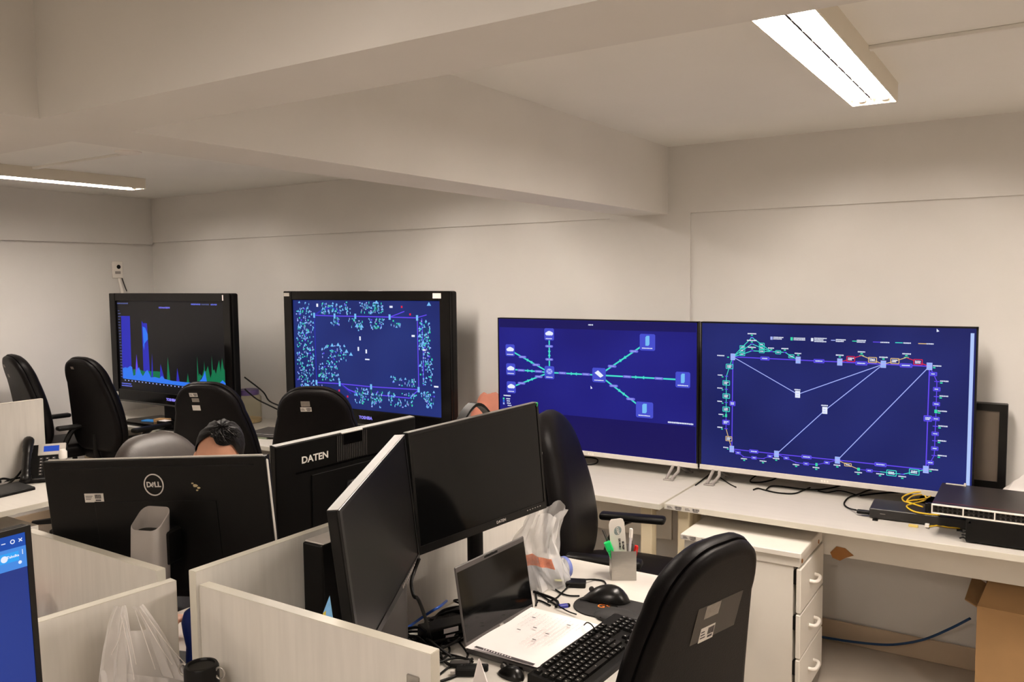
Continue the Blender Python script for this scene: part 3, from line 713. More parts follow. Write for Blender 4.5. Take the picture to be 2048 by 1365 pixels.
for xx, zz, ww, hh, mm in ((-.645, .80, .05, .022, M_TAG), (.585, .795, .06, .03, M_PAPER)): obj('sticker', MB().box(xx - ww / 2, xx + ww / 2, -.0126, -.012, zz - hh / 2, zz + hh / 2), mm, TV2)
obj('sticker', MB().box(.06, .14, -.005, .03, .822, .8235), M_PAPER, TV2)
st = obj('sticker', MB().box(.52, .66, -.0165, -.016, -.01, .034), M_PAPER, TV2)
lettering('SL-01', .022, M_INK, TV2, (.595, -.0168, .012), (R(90), 0, 0))
obj('sticker', MB().box(.60, .612, -.0126, -.012, .735, .772), M_PAPER, TV1); obj('sticker', MB().box(-.645, -.605, -.0126, -.012, .035, .062), M_TAG, TV1)
# bar chart
g = G(.0055)
g.poly([(-0.548,0.6172),(-0.4399,0.6182),(-0.4502,0.1576),(-0.563,0.161)], 'cobalt'); g.poly([(-0.3023,0.5865),(-0.2812,0.568),(-0.2695,0.5716),(-0.2398,0.5686),(-0.2277,0.1662),(-0.3052,0.1632)], 'cobalt')
g.poly([(-0.2928,0.547),(-0.2612,0.537),(-0.2365,0.4918),(-0.2365,0.4564),(-0.295,0.4122),(-0.2866,0.3763),(-0.2922,0.4767)], 'azure')
g.poly([(-0.4271,0.2349),(-0.3405,0.234),(-0.2939,0.2243),(-0.2404,0.2299),(-0.1466,0.2332),(-0.1004,0.2311),(-0.0979,0.1787),(-0.4373,0.1658)], 'dgreen')
rr = random.Random(5)
def fringe(x0, x1, base0, base1, ht, col, n, pw=1.0):
    for k in range(n):
        x = x0 + (x1 - x0) * k / n; b = base0 + (base1 - base0) * k / n; hh = ht(k / n) * (rr.random() ** pw)
        g.fr.append((x, b, hh, (x1 - x0) / n, col))
g.fr = []
for x, top, wd, c in ((283.5, 718, 2, 'dgreen'), ):
    pass
def spike(pts, c): g.poly(pts, c)
for tri in ([(-0.4119,0.1475),(-0.3803,0.3446),(-0.367,0.2066)], [(-0.2191,0.1627),(-0.1956,0.3568),(-0.1932,0.194)], [(-0.1186,0.1742),(-0.1027,0.2864),(-0.063,0.1801)], [(0.0687,0.1739),(0.0839,0.2668),(0.108,0.1605)], [(-0.5002,0.2018),(-0.4594,0.4085),(-0.4697,0.2029)]): g.poly(tri, 'violet' if rr.random() < .7 else 'cobalt')
for tri in ([(-0.0372,0.1773),(-0.017,0.3399),(0.0003,0.1788)], [(0.1818,0.1709),(0.1976,0.2378),(0.2099,0.172)], [(0.2964,0.1828),(0.3044,0.363),(0.3157,0.1836)], [(0.3681,0.2075),(0.3769,0.3298),(0.3873,0.2082)], [(0.4497,0.2106),(0.457,0.3706),(0.4687,0.2113)]): g.poly(tri, 'dgreen')
gx = [(0.305,0.2051),(0.3219,0.2422),(0.3491,0.225),(0.3712,0.2691),(0.3928,0.259),(0.4145,0.299),(0.4362,0.2173),(0.4576,0.2612),(0.4789,0.2798),(0.4952,0.2482),(0.5108,0.2915),(0.5313,0.3413),(0.543,0.2642),(0.5625,0.3561),(0.5742,0.2935),(0.5851,0.2762),(0.5979,0.1801),(0.3045,0.1684)]
g.poly(gx[:3] + [gx[-1]], 'dgreen'); 
for i in range(2, 15):
    a, b = gx[i], gx[i + 1]; g.poly([a, b, (b[0], gx[-1][1]), (a[0], gx[-1][1])], 'dgreen')
bt = [(-0.5574,0.2343),(-0.5259,0.2429),(-0.4959,0.2401),(-0.4639,0.2563),(-0.4406,0.2495),(-0.4292,0.1853),(-0.4042,0.1938),(-0.3824,0.2326),(-0.3567,0.2523),(-0.3366,0.2115),(-0.3148,0.1895),(-0.2821,0.2247),(-0.2575,0.2369),(-0.236,0.2113),(-0.2203,0.1854),(-0.1729,0.191),(-0.1207,0.1854),(-0.0905,0.2053),(-0.0628,0.1838),(0.0174,0.1757),(0.0915,0.1748),(0.1706,0.1742),(0.249,0.1736),(0.3158,0.1872),(0.3435,0.2066),(0.3656,0.2328),(0.382,0.2659),(0.3981,0.1904),(0.4634,0.1893),(0.5281,0.1882),(0.5599,0.2111),(0.5977,0.1873)]
bb = [(-0.557,0.1592),(0.5988,0.1383)]
for a, b in zip(bt, bt[1:]):
    z = lambda x: bb[0][1] + (bb[1][1] - bb[0][1]) * (x - bb[0][0]) / (bb[1][0] - bb[0][0])
    g.poly([a, b, (b[0], z(b[0])), (a[0], z(a[0]))], 'azure')
for k in range(24):
    u = k / 23; p0, p1 = [(-0.5712,0.6552),(-0.5678,0.1724)]; g.text((p0[0] + (p1[0] - p0[0]) * u, p0[1] + (p1[1] - p0[1]) * u), 5, 1.6, 'dim')
for k in range(18):
    u = k / 17; p0, p1 = [(-0.5306,0.1486),(0.1752,0.1371)]; g.rect((p0[0] + (p1[0] - p0[0]) * u, p0[1] + (p1[1] - p0[1]) * u), 2.2, 1.4, 'lav')
g.text((-0.524,0.7086), 24, 2.4, 'dim'); g.text((-0.0339,0.6823), 22, 3, 'pill'); g.text((0.3116,0.7084), 18, 2.4, 'tile2'); g.text((0.4093,0.7078), 14, 2.2, 'dim'); g.text((0.5007,0.7076), 12, 2.2, 'tile2')
g.text((-0.515,0.1239), 22, 2, 'tile2'); g.text((-0.5106,0.1085), 24, 2, 'tile2')
obj('screen_graphics', g.m, GM, TV1)['kind'] = 'stuff'
# dense node map
g = G(.0040)
rr = random.Random(11)
key = [(-0.4092,0.6692),(-0.2308,0.667),(-0.0558,0.668),(0.2203,0.6676),(0.4297,0.6664),(-0.4053,0.2399),(-0.2018,0.2437),(0.0601,0.2404),(0.4309,0.2464)]
for a, b in ((0, 1), (1, 2), (2, 3), (3, 4), (4, 8), (8, 7), (7, 6), (6, 5), (5, 0)): g.line(key[a], key[b], 1.6, 'violet' if a != 5 else 'cobalt')
rl = [(0.4627,0.664),(0.4703,0.4777),(0.4665,0.2722)]; g.path(rl, 1.6, 'violet'); ll = [(0.1248,0.1938),(0.3606,0.1913),(0.4309,0.2464)]; g.path(ll, 1.6, 'violet')
arc = [(-0.4078,0.6692),(-0.3236,0.7114),(-0.2589,0.7183),(-0.2083,0.7094),(-0.1798,0.6786)]; g.path(arc, 2.6, 'cobalt'); g.path([(0.4335,0.6693),(0.4996,0.6848)], 1.4, 'violet'); g.path([(0.2223,0.6691),(0.2764,0.6847),(0.3336,0.7031)], 1.4, 'violet')
g.path([(-0.2018,0.2453),(-0.1312,0.2117),(-0.053,0.1916)], 2.0, 'violet'); g.path([(-0.2018,0.2453),(-0.1069,0.1881)], 2.0, 'cobalt'); g.path([(0.0581,0.2388),(0.063,0.1189)], 1.4, 'dgreen')
def toQ(c): return c
areas = [([(-0.5746,0.7509),(-0.449,0.7516),(-0.4178,0.6372),(-0.4226,0.2519),(-0.4531,0.1463),(-0.5081,0.1165),(-0.5759,0.2433)], 250), ([(-0.3395,0.7522),(-0.0985,0.7536),(-0.0924,0.6798),(-0.3464,0.6764)], 60), ([(-0.2824,0.6552),(-0.1763,0.6569),(-0.1946,0.6098),(-0.254,0.6086)], 18), ([(-0.0167,0.7541),(0.1661,0.7521),(0.1646,0.6892),(-0.0105,0.687)], 50),
         ([(-0.1263,0.6546),(0.0209,0.6539),(0.0028,0.5833),(-0.0788,0.5813)], 22), ([(0.0491,0.6574),(0.1793,0.6535),(0.1624,0.6021),(0.0752,0.585)], 34), ([(-0.3532,0.4795),(-0.1313,0.4868),(-0.1429,0.3803),(-0.3744,0.3701)], 50), ([(-0.3832,0.3697),(-0.2188,0.3769),(-0.2056,0.2577),(-0.387,0.2603)], 60), ([(-0.5495,0.2186),(-0.2749,0.2283),(-0.2756,0.2091),(-0.5432,0.1469)], 20),
         ([(-0.0892,0.2268),(0.0375,0.2221),(0.0352,0.1354),(-0.0755,0.1276)], 40), ([(0.0495,0.2167),(0.1529,0.2109),(0.1427,0.1185),(0.063,0.1189)], 36), ([(0.2101,0.3114),(0.4153,0.3046),(0.3996,0.2623),(0.2167,0.2634)], 26), ([(0.1845,0.219),(0.4137,0.2216),(0.4045,0.1318),(0.198,0.1287)], 44), ([(0.4442,0.652),(0.5243,0.6476),(0.5286,0.4798),(0.4408,0.4766)], 60),
         ([(0.4408,0.4766),(0.5428,0.4629),(0.5468,0.2769),(0.4444,0.2768)], 50), ([(0.4437,0.2354),(0.5462,0.2419),(0.5445,0.1422),(0.4494,0.147)], 34), ([(0.2257,0.6483),(0.3097,0.6438),(0.309,0.6142),(0.2246,0.6005)], 10)]
def inside(p, poly):
    c = False; j = len(poly) - 1
    for i in range(len(poly)):
        if (poly[i][1] > p[1]) != (poly[j][1] > p[1]) and p[0] < (poly[j][0] - poly[i][0]) * (p[1] - poly[i][1]) / (poly[j][1] - poly[i][1]) + poly[i][0]: c = not c
        j = i
    return c
for poly, n in areas:
    x0, x1 = min(p[0] for p in poly), max(p[0] for p in poly); z0, z1 = min(p[1] for p in poly), max(p[1] for p in poly)
    k = 0; last = None; n = int(n * 1.15)
    while k < n:
        p = (rr.uniform(x0, x1), rr.uniform(z0, z1))
        if not inside(p, poly): continue
        k += 1
        u = rr.random()
        if last and math.hypot(p[0] - last[0], p[1] - last[1]) < .05: g.line(last, p, .6, rr.choice(('dgreen', 'cobalt')))
        if u < .42: g.rect(p, 1.3, 3.2, rr.choice(('sky', 'sky', 'teal', 'lav')))
        elif u < .75: g.rect(p, rr.uniform(1.6, 3.2), 1.8, rr.choice(('sky', 'lav', 'teal')))
        elif u < .9: g.poly([(p[0] - .009, p[1] - .005), (p[0] + .009, p[1] - .005), (p[0], p[1] + .009)], 'sky')
        else: g.rect(p, 2.6, 2.4, rr.choice(('sky', 'violet', 'green')))
        last = p
for p in [(-0.2581,0.4826),(-0.2069,0.4875),(-0.1366,0.4493),(-0.0997,0.432),(0.1191,0.7549),(-0.0452,0.6098),(-0.0046,0.6076),(0.5188,0.7456),(0.4461,0.5616),(0.4711,0.5244)]: g.poly([(p[0] - .016, p[1] - .008), (p[0] + .016, p[1] - .008), (p[0], p[1] + .014)], 'sky')
for p, wd, hh in zip([(-0.3793,0.733),(-0.0209,0.5336),(-0.037,0.4684),(0.0276,0.4554),(0.0344,0.4066),(0.398,0.5603),(0.4777,0.4809),(0.2333,0.7288),(0.5612,0.2719)], (4, 3, 3, 3, 9, 6, 6, 6, 8), (5, 6, 6, 6, 2, 3, 2.4, 3, 2.4)): g.rect(p, wd, hh, 'white')
for p in key: g.rect(p, 4, 8, 'sky')
for p in [(0.3153,0.7295),(0.3782,0.6861),(-0.2074,0.2006),(-0.1367,0.1673)]: g.rect(p, 3, 3, 'red')
obj('screen_graphics', g.m, GM, TV2)['kind'] = 'stuff'

# ---------------------------------------------------------------- computer monitors
def monitor(label, TL, TR, H, tilt, smat, th=.022, bez=(.008, .008, .008, .022), stand=(0.0, .06), edge=M_TRIM, body=M_BLK, base=(.11, .09), pole=(.022, .014), name='computer_monitor', group='desk monitors', hump=.022):
    TL, TR = Vector(TL), Vector(TR); X = (TR - TL); W = X.length; X.normalize()
    Yh = Vector((0, 0, 1)).cross(X).normalized(); Z = X.cross(Yh).normalized()
    Mx = Matrix((X, Yh, Z)).transposed().to_4x4()
    top = (TL + TR) / 2
    ti = Matrix.Rotation(R(-tilt), 4, 'X')
    P = Matrix.Translation(top) @ Mx @ ti            # panel frame: origin top centre, -y to the viewer
    yaw = math.atan2(X.y, X.x)
    cback = P @ Vector((stand[0], .03 + stand[1], -H * .62))
    root = thing(name, label, 'monitor', (cback.x, cback.y, TZ), yaw, group)
    inv = (Matrix.Translation(root.location) @ Matrix.Rotation(yaw, 4, 'Z')).inverted()
    L = inv @ P
    def part(nm, mb, m, smooth=False, parent=root, label=None):
        o = obj(nm, mb, m, parent, smooth=smooth, label=label)
        if parent is root: o.matrix_basis = L
        return o
    h = W / 2; bl, br, bt, bb = bez
    m = MB(); m.box(-h, h, .003, th, -H, 0, .003, 2); m.box(-h * .55, h * .55, th - .001, th + hump, -H * .95, -H * .3, min(.01, hump * .45), 2)
    bc = part('back_case', m, body)
    m = MB(); m.box(-h, -h + bl, -.002, .003, -H, 0); m.box(h - br, h, -.002, .003, -H, 0); m.box(-h + bl, h - br, -.002, .003, -bt, 0); m.box(-h + bl, h - br, -.002, .003, -H, -H + bb)
    part('bezel', m, M_BLK2)
    sc = part('screen', MB().box(-h + bl, h - br, 0.0, .003, -H + bb, -bt), smat)
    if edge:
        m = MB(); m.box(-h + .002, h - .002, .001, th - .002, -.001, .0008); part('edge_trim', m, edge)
    # stand
    neck = inv @ (P @ Vector((stand[0], .03, -H * .55)))
    m = MB(); m.box(-pole[0], pole[0], -pole[1], pole[1], .006, neck.z + .04, .004); m.tube([(0, 0, neck.z), neck], .018, 10, smooth=False)
    part_o = obj('pole', m, M_BLK, root, smooth=45)
    obj('stand_base', MB().box(-base[0], base[0], -base[1], base[1], 0, .009, .004, 2), M_BLK, root)
    return root, L, W, H, th
def on(root, L, name, mb, m, loc=(0, 0, 0), rot=(0, 0, 0), smooth=False):
    o = obj(name, mb, m, root, smooth=smooth); o.matrix_basis = L @ Matrix.Translation(loc) @ Euler(rot).to_matrix().to_4x4(); return o
def on_text(root, L, txt, size, m, loc, rot, bold=0.0, name='lettering'):
    me = text_mesh(txt, size, bold=bold); me.materials.clear(); me.materials.append(m)
    o = bpy.data.objects.new(name, me); C.objects.link(o); o.parent = root
    o.matrix_basis = L @ Matrix.Translation(loc) @ Euler(rot).to_matrix().to_4x4(); return o
BACK = (R(90), 0, R(180))

# 1: dark monitor facing right above the laptop
mr, L, W, H, th = monitor('black monitor with an unlit screen facing right above the open laptop', (-1.382, 1.639, 1.333), (-1.28, 2.124, 1.358), .325, 3, M_SCR_OFF, stand=(.02, .03))
on_text(mr, L, 'DATEN', .0115, M_SILV, (.055, -.0025, -H + .011), (R(90), 0, 0))
m = MB()
for k in range(6): m.box(W / 2 - .03 - k * .011, W / 2 - .026 - k * .011, -.0028, -.002, -H + .012, -H + .0145)
on(mr, L, 'control_mark', m, M_GREY)
on(mr, L, 'pen_mark', MB().tube([(W / 2 - .012, -.003, -.001), (W / 2 - .004, -.003, -.002), (W / 2 - .008, -.003, -.012)], .0012, 6), mat('green_marker', (40, 190, 110), .5), (0, 0, 0))
# 2: dark monitor turned to the right at the front
m3, L, W, H, th = monitor('black monitor turned edge-on to the camera behind the front divider, its unlit screen facing right', (-1.15, 1.152, 1.282), (-1.358, 1.597, 1.339), .338, 4, M_SCR_MAT, th=.026, bez=(.012, .008, .008, .016), stand=(-.02, .03), base=(.10, .06), hump=.008)
m = MB()
for k in range(11): m.box(W / 2 - .05 - k * .012, W / 2 - .043 - k * .012, -.0028, -.002, -H + .004, -H + .012)
on(m3, L, 'vent', m, M_GREY)
# 3: monitor with a round badge, seen from the back
md, L, W, H, th = monitor('black monitor seen from behind with a round silver maker badge and white asset label', (-1.59, 1.361, 1.308), (-2.192,1.147,1.268), .36, 2.5, M_SCR_OFF, th=.022, hump=.002, stand=(.04, .002), edge=None, base=(.1, .045), pole=(.001, .001))
for ch in list(md.children):
    if ch.name.startswith(('pole', 'stand_base')): bpy.data.objects.remove(ch)
h = W / 2
m = MB(); m.tube([(-h, .011, -H + .01), (-h, .011, -.012), (-h + .012, .011, 0), (h - .012, .011, 0), (h, .011, -.012), (h, .011, -H + .01)], .0035, 8, smooth=False)
on(md, L, 'rim', m, M_SILV, smooth=50)
m = MB(); m.lathe([(.0255, 0), (.0255, .0014), (.0285, .0014), (.0285, 0)], 40, cap=False); on(md, L, 'badge_ring', m, M_SILV, (-.005, .0222, -.066), (R(-90), 0, 0), smooth=40)
on_text(md, L, 'D', .019, M_SILV, (.0095, .0226, -.066), BACK, .0006); on_text(md, L, 'LL', .019, M_SILV, (-.0155, .0226, -.066), BACK, .0006)
on_text(md, L, 'E', .0155, M_SILV, (-.0012, .0226, -.066), (R(90), R(32), R(180)), .0006)
tg = obj('asset_label', MB().box(-.0285, .0285, -.0003, .0003, -.0115, .0115), M_TAG, md); tg.matrix_basis = L @ Matrix.Translation((.176, .0224, -.098)) @ Euler((0, 0, PI)).to_matrix().to_4x4()
m = MB(); x = .003
while x < .022: m.box(x, x + .0011, -.0006, -.0002, -.002, .009); x += .0019
m.box(.004, .02, -.0006, -.0002, -.008, -.0045)
for k in range(3): m.box(-.025, -.004 - .003 * k, -.0006, -.0002, .004 - .004 * k, .0054 - .004 * k)
obj('barcode', m, M_DINK, tg)
m = MB()
for a, b, s in ((-.122, -.07, .006), (-.131, -.076, .004), (-.126, -.082, .003), (-.115, -.064, .003)):
    m.add([(a + s * math.cos(k * 1.05) * (1 + .4 * (k % 2)), .0223, b + s * math.sin(k * 1.05) * .7) for k in range(6)], [tuple(range(6))])
on(md, L, 'glue_residue', m, mat('dried_glue', (186, 170, 130), .7, noise=(90, .2)))
m = MB(); m.box(-h + .03, h - .03, .0218, .0226, -.021, -.018); on(md, L, 'groove', m, M_GLOSS)
# its hollow grey stand column, leaning towards the divider
m = MB(); rings = []
def rrect(w_, d_, r_, n=5):
    out = []
    for sx, sy, a0 in ((1, 1, 0), (-1, 1, 90), (-1, -1, 180), (1, -1, 270)):
        for k in range(n + 1):
            a = R(a0 + 90 * k / n); out.append((sx * (w_ / 2 - r_) + r_ * math.cos(a), sy * (d_ / 2 - r_) + r_ * math.sin(a)))
    return out
for w_, d_, z, dy in ((.086, .066, .0, .02), (.083, .063, .2, .012), (.081, .061, .415, .0), (.077, .057, .417, .0), (.077, .057, .40, .0), (.077, .057, .25, .008)):
    rings.append([Vector((x, y + dy, z + (-y * .75 + .0 if z > .3 else 0))) for x, y in rrect(w_, d_, .018)])
m.loft(rings)
inv = (Matrix.Translation(md.location) @ Matrix.Rotation(md.rotation_euler.z, 4, 'Z')).inverted()
cpos = inv @ Vector((-1.80, 1.175, TZ + .006))
obj('stand_column', m, M_GREY, md, cpos, (0, 0, R(0)), smooth=40)
obj('stand_base', MB().box(-.12, .12, -.18, .05, 0, .008, .003), M_BLK, md, (cpos.x, cpos.y, 0))
obj('mount', MB().box(-.045, .045, -.06, .0, .30, .385, .006), M_BLK, md, cpos)
# 4: monitor with white lettering, seen from behind
mb4, L, W, H, th = monitor('black monitor seen from behind with white lettering and a ribbed vent', (-1.602, 1.914, 1.322), (-1.68, 1.444, 1.305), .325, 4, M_SCR_OFF, th=.024, stand=(0, -.005), hump=.004, base=(.11, .035))
h = W / 2
on_text(mb4, L, 'DATEN', .026, M_WHITE, (.118, .0246, -.052), BACK, .0006)
m = MB()
for k in range(17): m.box(-.055 + k * .0062, -.0525 + k * .0062, .024, .0262, -.078, -.006)
on(mb4, L, 'vent_rib', m, M_DKGREY)
on(mb4, L, 'top_recess', MB().box(-.036, .028, .0262, .029, -.034, -.003, .001), M_GLOSS)
on(mb4, L, 'recess_lip', MB().box(-.04, .032, .022, .0275, -.003, .001, .0008), M_SILV)
on(mb4, L, 'groove', MB().box(-h + .03, h - .06, .0238, .0248, -.086, -.081), M_GLOSS)
on(mb4, L, 'cable_clip', MB().tube([(-.06, .05, -.15), (-.066, .056, -.135), (-.075, .056, -.135), (-.08, .05, -.15)], .003, 6), M_SILV)
# 5: lit blue monitor at the left edge
SC5 = screen_mat('blue_desktop_screen', (40, 54, 124), (46, 66, 146), .3)
mbz, L, W, H, th = monitor('monitor at the left edge with a lit blue screen', (-1.35, .13, 1.345), (-1.35, .672, 1.347), .325, 2, SC5, bez=(.009, .009, .009, .02), stand=(0, .03), edge=None)
h = W / 2
sx = h - .009; y = -.0004
m = MB(); m.box(-sx, sx, y, 0, -.030, -.009); on(mbz, L, 'title_bar', m, glow('title_bar', (34, 78, 172)))
m = MB(); m.box(-sx, sx, y, 0, -.064, -.030); on(mbz, L, 'tab_bar', m, glow('tab_bar', (74, 140, 226)))
m = MB(); y = -.001
for a in (45, -45): m.box(-.0035, .0035, y, y + .0003, -.0007, .0007, mtx=Matrix.Translation((sx - .0075, 0, -.0195)) @ Matrix.Rotation(R(a), 4, 'Y'))
m.lathe([(.0022, 0), (.0036, 0)], 14, cap=False, mtx=Matrix.Translation((sx - .0195, y, -.0195)) @ Matrix.Rotation(R(90), 4, 'X'))
m.box(sx - .036, sx - .030, y, y + .0003, -.0205, -.0192)
m.box(sx - .0062, sx - .0052, y, y + .0003, -.043, -.035); m.lathe([(0, 0), (.0028, 0)], 10, mtx=Matrix.Translation((sx - .0105, y, -.0545)) @ Matrix.Rotation(R(90), 4, 'X'))
m.lathe([(0, 0), (.0052, 0)], 16, mtx=Matrix.Translation((sx - .0335, y, -.044)) @ Matrix.Rotation(R(90), 4, 'X'))
on(mbz, L, 'window_icon', m, glow('white', (232, 238, 255)))
on(mbz, L, 'tab_chip', MB().box(sx - .042, sx - .0115, -.0008, -.0004, -.051, -.036), glow('chip', (54, 164, 246)))
on_text(mbz, L, 'Tabulka', .0058, glow('white', (232, 238, 255)), (sx - .0205, -.0012, -.0425), (R(90), 0, 0))

# ---------------------------------------------------------------- laptop with a sheet on it
t = thing('laptop', 'open grey laptop with a dark screen in the middle of the cluster desk', 'laptop', (-1.145, 1.876, TZ), R(88))
# local x along the hinge (towards the wall), local y towards the hinge (-X world)
M_LAP = mat('grey_aluminium', (84, 80, 79), .4, metal=.3, noise=(20, .04))
obj('base', MB().box(-.163, .163, -.112, .112, .003, .017, .004, 2), M_LAP, t)
kb = MB()
for r_ in range(5):
    for c_ in range(14): kb.box(-.135 + c_ * .0192, -.119 + c_ * .0192, .06 - r_ * .0192, .076 - r_ * .0192, .0165, .0185)
obj('keyboard_keys', kb, M_BLK, t)
lid = obj('lid', MB().box(-.163, .163, -.003, .003, 0, .213, .0025), M_LAP, t, (0, .114, .017), (R(-9), 0, 0))
obj('screen', MB().box(-.158, .158, -.0036, -.0028, .012, .198), M_SCR_OFF, lid)
sh = MB()
for k in range(9): sh.box(-.035 + k * .007, -.0295 + k * .007, -.0042, -.003, .2025, .2075 + (.001 if k % 3 else 0))
obj('camera_slot', sh, M_BLK, lid)
lettering('DELL', .008, M_SILV, lid, (.0, -.0042, .006), (R(90), 0, 0))
for k, xx in enumerate((-.1, -.07, -.05)): obj('port', MB().box(-.1635, -.1625, xx + .03, xx + .042, .006, .012), M_BLK, t)
obj('hinge', MB().tube([(-.13, .113, .016), (.13, .113, .016)], .005, 8), M_DKGREY, t)
# printed sheet
def sheet():
    return MB().grid(lambda u, v: ((u - .5) * .318, (v - .5) * .228, .0006 + .006 * math.exp(-((u - .0) / .1) ** 2) * (1 - v) + .002 * math.sin(u * 5) ** 2), 24, 12)
pp = thing('printed_sheet', 'white printed sheet lying on the laptop keyboard', 'paper', (-1.143, 1.868, TZ + .0192), R(88))
obj('sheet', sheet(), M_PAPER, pp, smooth=40)
rr = random.Random(4); tx = MB()
for i in range(13):
    y = -.085 + i * .0142; x = .13 - .02 * rr.random()
    ln = rr.choice((.05, .1, .16, .2, .09))
    while ln > 0:
        d = min(ln, rr.uniform(.008, .02)); tx.box(x - d, x, y, y + .0011, .0072, .0074); x -= d + .003; ln -= d + .003
obj('printed_text', tx, M_INK, pp)
dk = MB(); dk.box(-.157, -.147, -.10, .085, .0078, .0081)
for a, b in ((.02, -.03), (.035, .02), (.0, .05), (-.03, -.02), (.09, .06), (.1, -.05)): dk.box(a - .002, a + .002, b - .006, b + .006, .0074, .0076)
o = obj('printed_heading', dk, M_DINK, pp); o['kind'] = 'stuff'
k = MB()
for i in range(11): k.box(-.1545, -.150, -.03 + i * .0085, -.026 + i * .0085 - (.001 if i % 3 else 0), .0083, .0085)
obj('printed_badges', k, M_PAPER, pp)

# ---------------------------------------------------------------- keyboards
def keyboard(loc, rotz, label, full=True, name='keyboard'):
    t = thing(name, label, 'keyboard', loc, rotz, 'black keyboards')
    m = MB(); m.prism([(-.075, .0), (.075, .0), (.075, .024), (.066, .026), (-.069, .0152), (-.075, .011)], -.222, .222, Matrix.Rotation(R(90), 4, 'Y') @ Matrix.Rotation(R(90), 4, 'Z'))
    m.v = [(v[0], v[1], v[2]) for v in m.v]
    obj('case', m, M_BLK, t)
    U = .0188; sl = math.atan2(-.011, .14)
    me = {}
    def keym(wd):
        if wd not in me:
            w_ = wd * U - .0022
            q = MB(); q.loft([[Vector((sx * a, sy * b, z)) for sx, sy in ((-1, -1), (1, -1), (1, 1), (-1, 1))] for a, b, z in ((w_ / 2, .0082, 0), (w_ / 2 - .001, .0075, .005), (w_ / 2 - .0026, .006, .0075))])
            q.box(-.0032, -.0006, -.001, .0022, .0075, .0077, mi=1)
            me[wd] = mk('key', q, [M_BLK2, M_LEG2], 30)
        return me[wd]
    rows = [([1, None, 1, 1, 1, 1, .5, 1, 1, 1, 1, .5, 1, 1, 1, 1], .056), ([1] * 13 + [2], .033), ([1.5] + [1] * 12 + [1.5], .0142), ([1.75] + [1] * 11 + [2.25], -.0046), ([1.25] + [1] * 11 + [2.75], -.0234), ([1.25, 1.25, 1.25, 5.5, 1.25, 1.25, 1, 1.25][:8], -.0422)]
    def put(x, y, wd):
        obj('key', keym(wd), None, t, (x, y, .0205 + y * .078), (R(4.4), 0, 0))
    for row, y in rows:
        x = -.212
        for kx in row:
            if kx is None: x += U; continue
            if kx == .5: x += U * .5; continue
            put(x + kx * U / 2, y, kx); x += kx * U
    if full:
        x0 = -.212 + 15 * U + .006
        for r_, y in enumerate((.056, .033, .0142)):
            for c_ in range(3): put(x0 + (c_ + .5) * U, y, 1)
        for c_, y in ((1, -.0234), (0, -.0422), (1, -.0422), (2, -.0422)): put(x0 + (c_ + .5) * U, y, 1)
        x1 = x0 + 3 * U + .006
        for r_, y in enumerate((.033, .0142, -.0046, -.0234, -.0422)):
            for c_ in range(4): put(x1 + (c_ + .5) * U, y, 1)
    return t
M_LEG2 = mat('key_legend', (214, 210, 204), .5, noise=(20, .02))
kA = keyboard((-.955, 1.885, TZ), R(87.5), 'black keyboard in front of the laptop, cut off by the big chair')
keyboard((-4.12, 1.83, TZ), R(95), 'black keyboard at the left edge on the far left desk', full=False)
# ---------------------------------------------------------------- mouse and pad
t = thing('mouse_pad', 'black round-ended mouse pad with orange mark beside the keyboard', 'mouse pad', (-1.0, 2.19, TZ))
m = MB(); m.prism([(-.10 + .085 * math.cos(a), .085 * math.sin(a)) if abs(a) > 0 else (0, 0) for a in [R(80 + 200 * k / 22) for k in range(23)]] + [(.11, -.08), (.13, 0), (.11, .08)], 0, .004)
obj('pad', m, mat('black_rubber', (26, 24, 23), .7, noise=(80, .1)), t)
obj('wrist_rest', MB().sphere((-.02, -.055, .004), (.075, .05, .02), 20, 8), mat('black_rubber', (26, 24, 23), .7, noise=(80, .1)), t, smooth=60)
lettering('GS', .034, mat('orange_print', (226, 120, 36), .6, noise=(40, .1)), t, (-.09, -.005, .0045), (0, 0, R(20)), name='orange_mark')
def mouse(loc, rotz, label, s=1.0, cord=None):
    t = thing('computer_mouse', label, 'mouse', loc, rotz)
    m = MB()
    rings = []
    for k in range(13):
        u = k / 12; y = (-.058 + .116 * u) * s; wv = .031 * s * (1 - abs(2 * u - 1) ** 2.6) ** .5 + .001; hv = (.038 * s) * (math.sin(PI * (u * .86 + .09)) ** .8) * (.75 + .35 * (1 - u)) * (1 - abs(2 * u - 1) ** 5) + .002
        rings.append([Vector((wv * math.cos(a), y, max(0, hv * math.sin(a)))) for a in [PI * j / 12 for j in range(13)]])
    m.loft(rings); obj('body', m, M_BLK2, t, smooth=60)
    obj('wheel', MB().lathe([(0, -.003), (.008, -.003), (.008, .003), (0, .003)], 12, mtx=Matrix.Translation((0, .038 * s, .022 * s)) @ Matrix.Rotation(R(90), 4, 'Y')), M_DKGREY, t)
    return t
mouse((-1.105, 2.235, TZ + .006), R(105), 'large black mouse on the mouse pad', 1.25)
mouse((-1.095,1.678,0.74), R(80), 'small black mouse at the bottom edge beside the divider', .7)

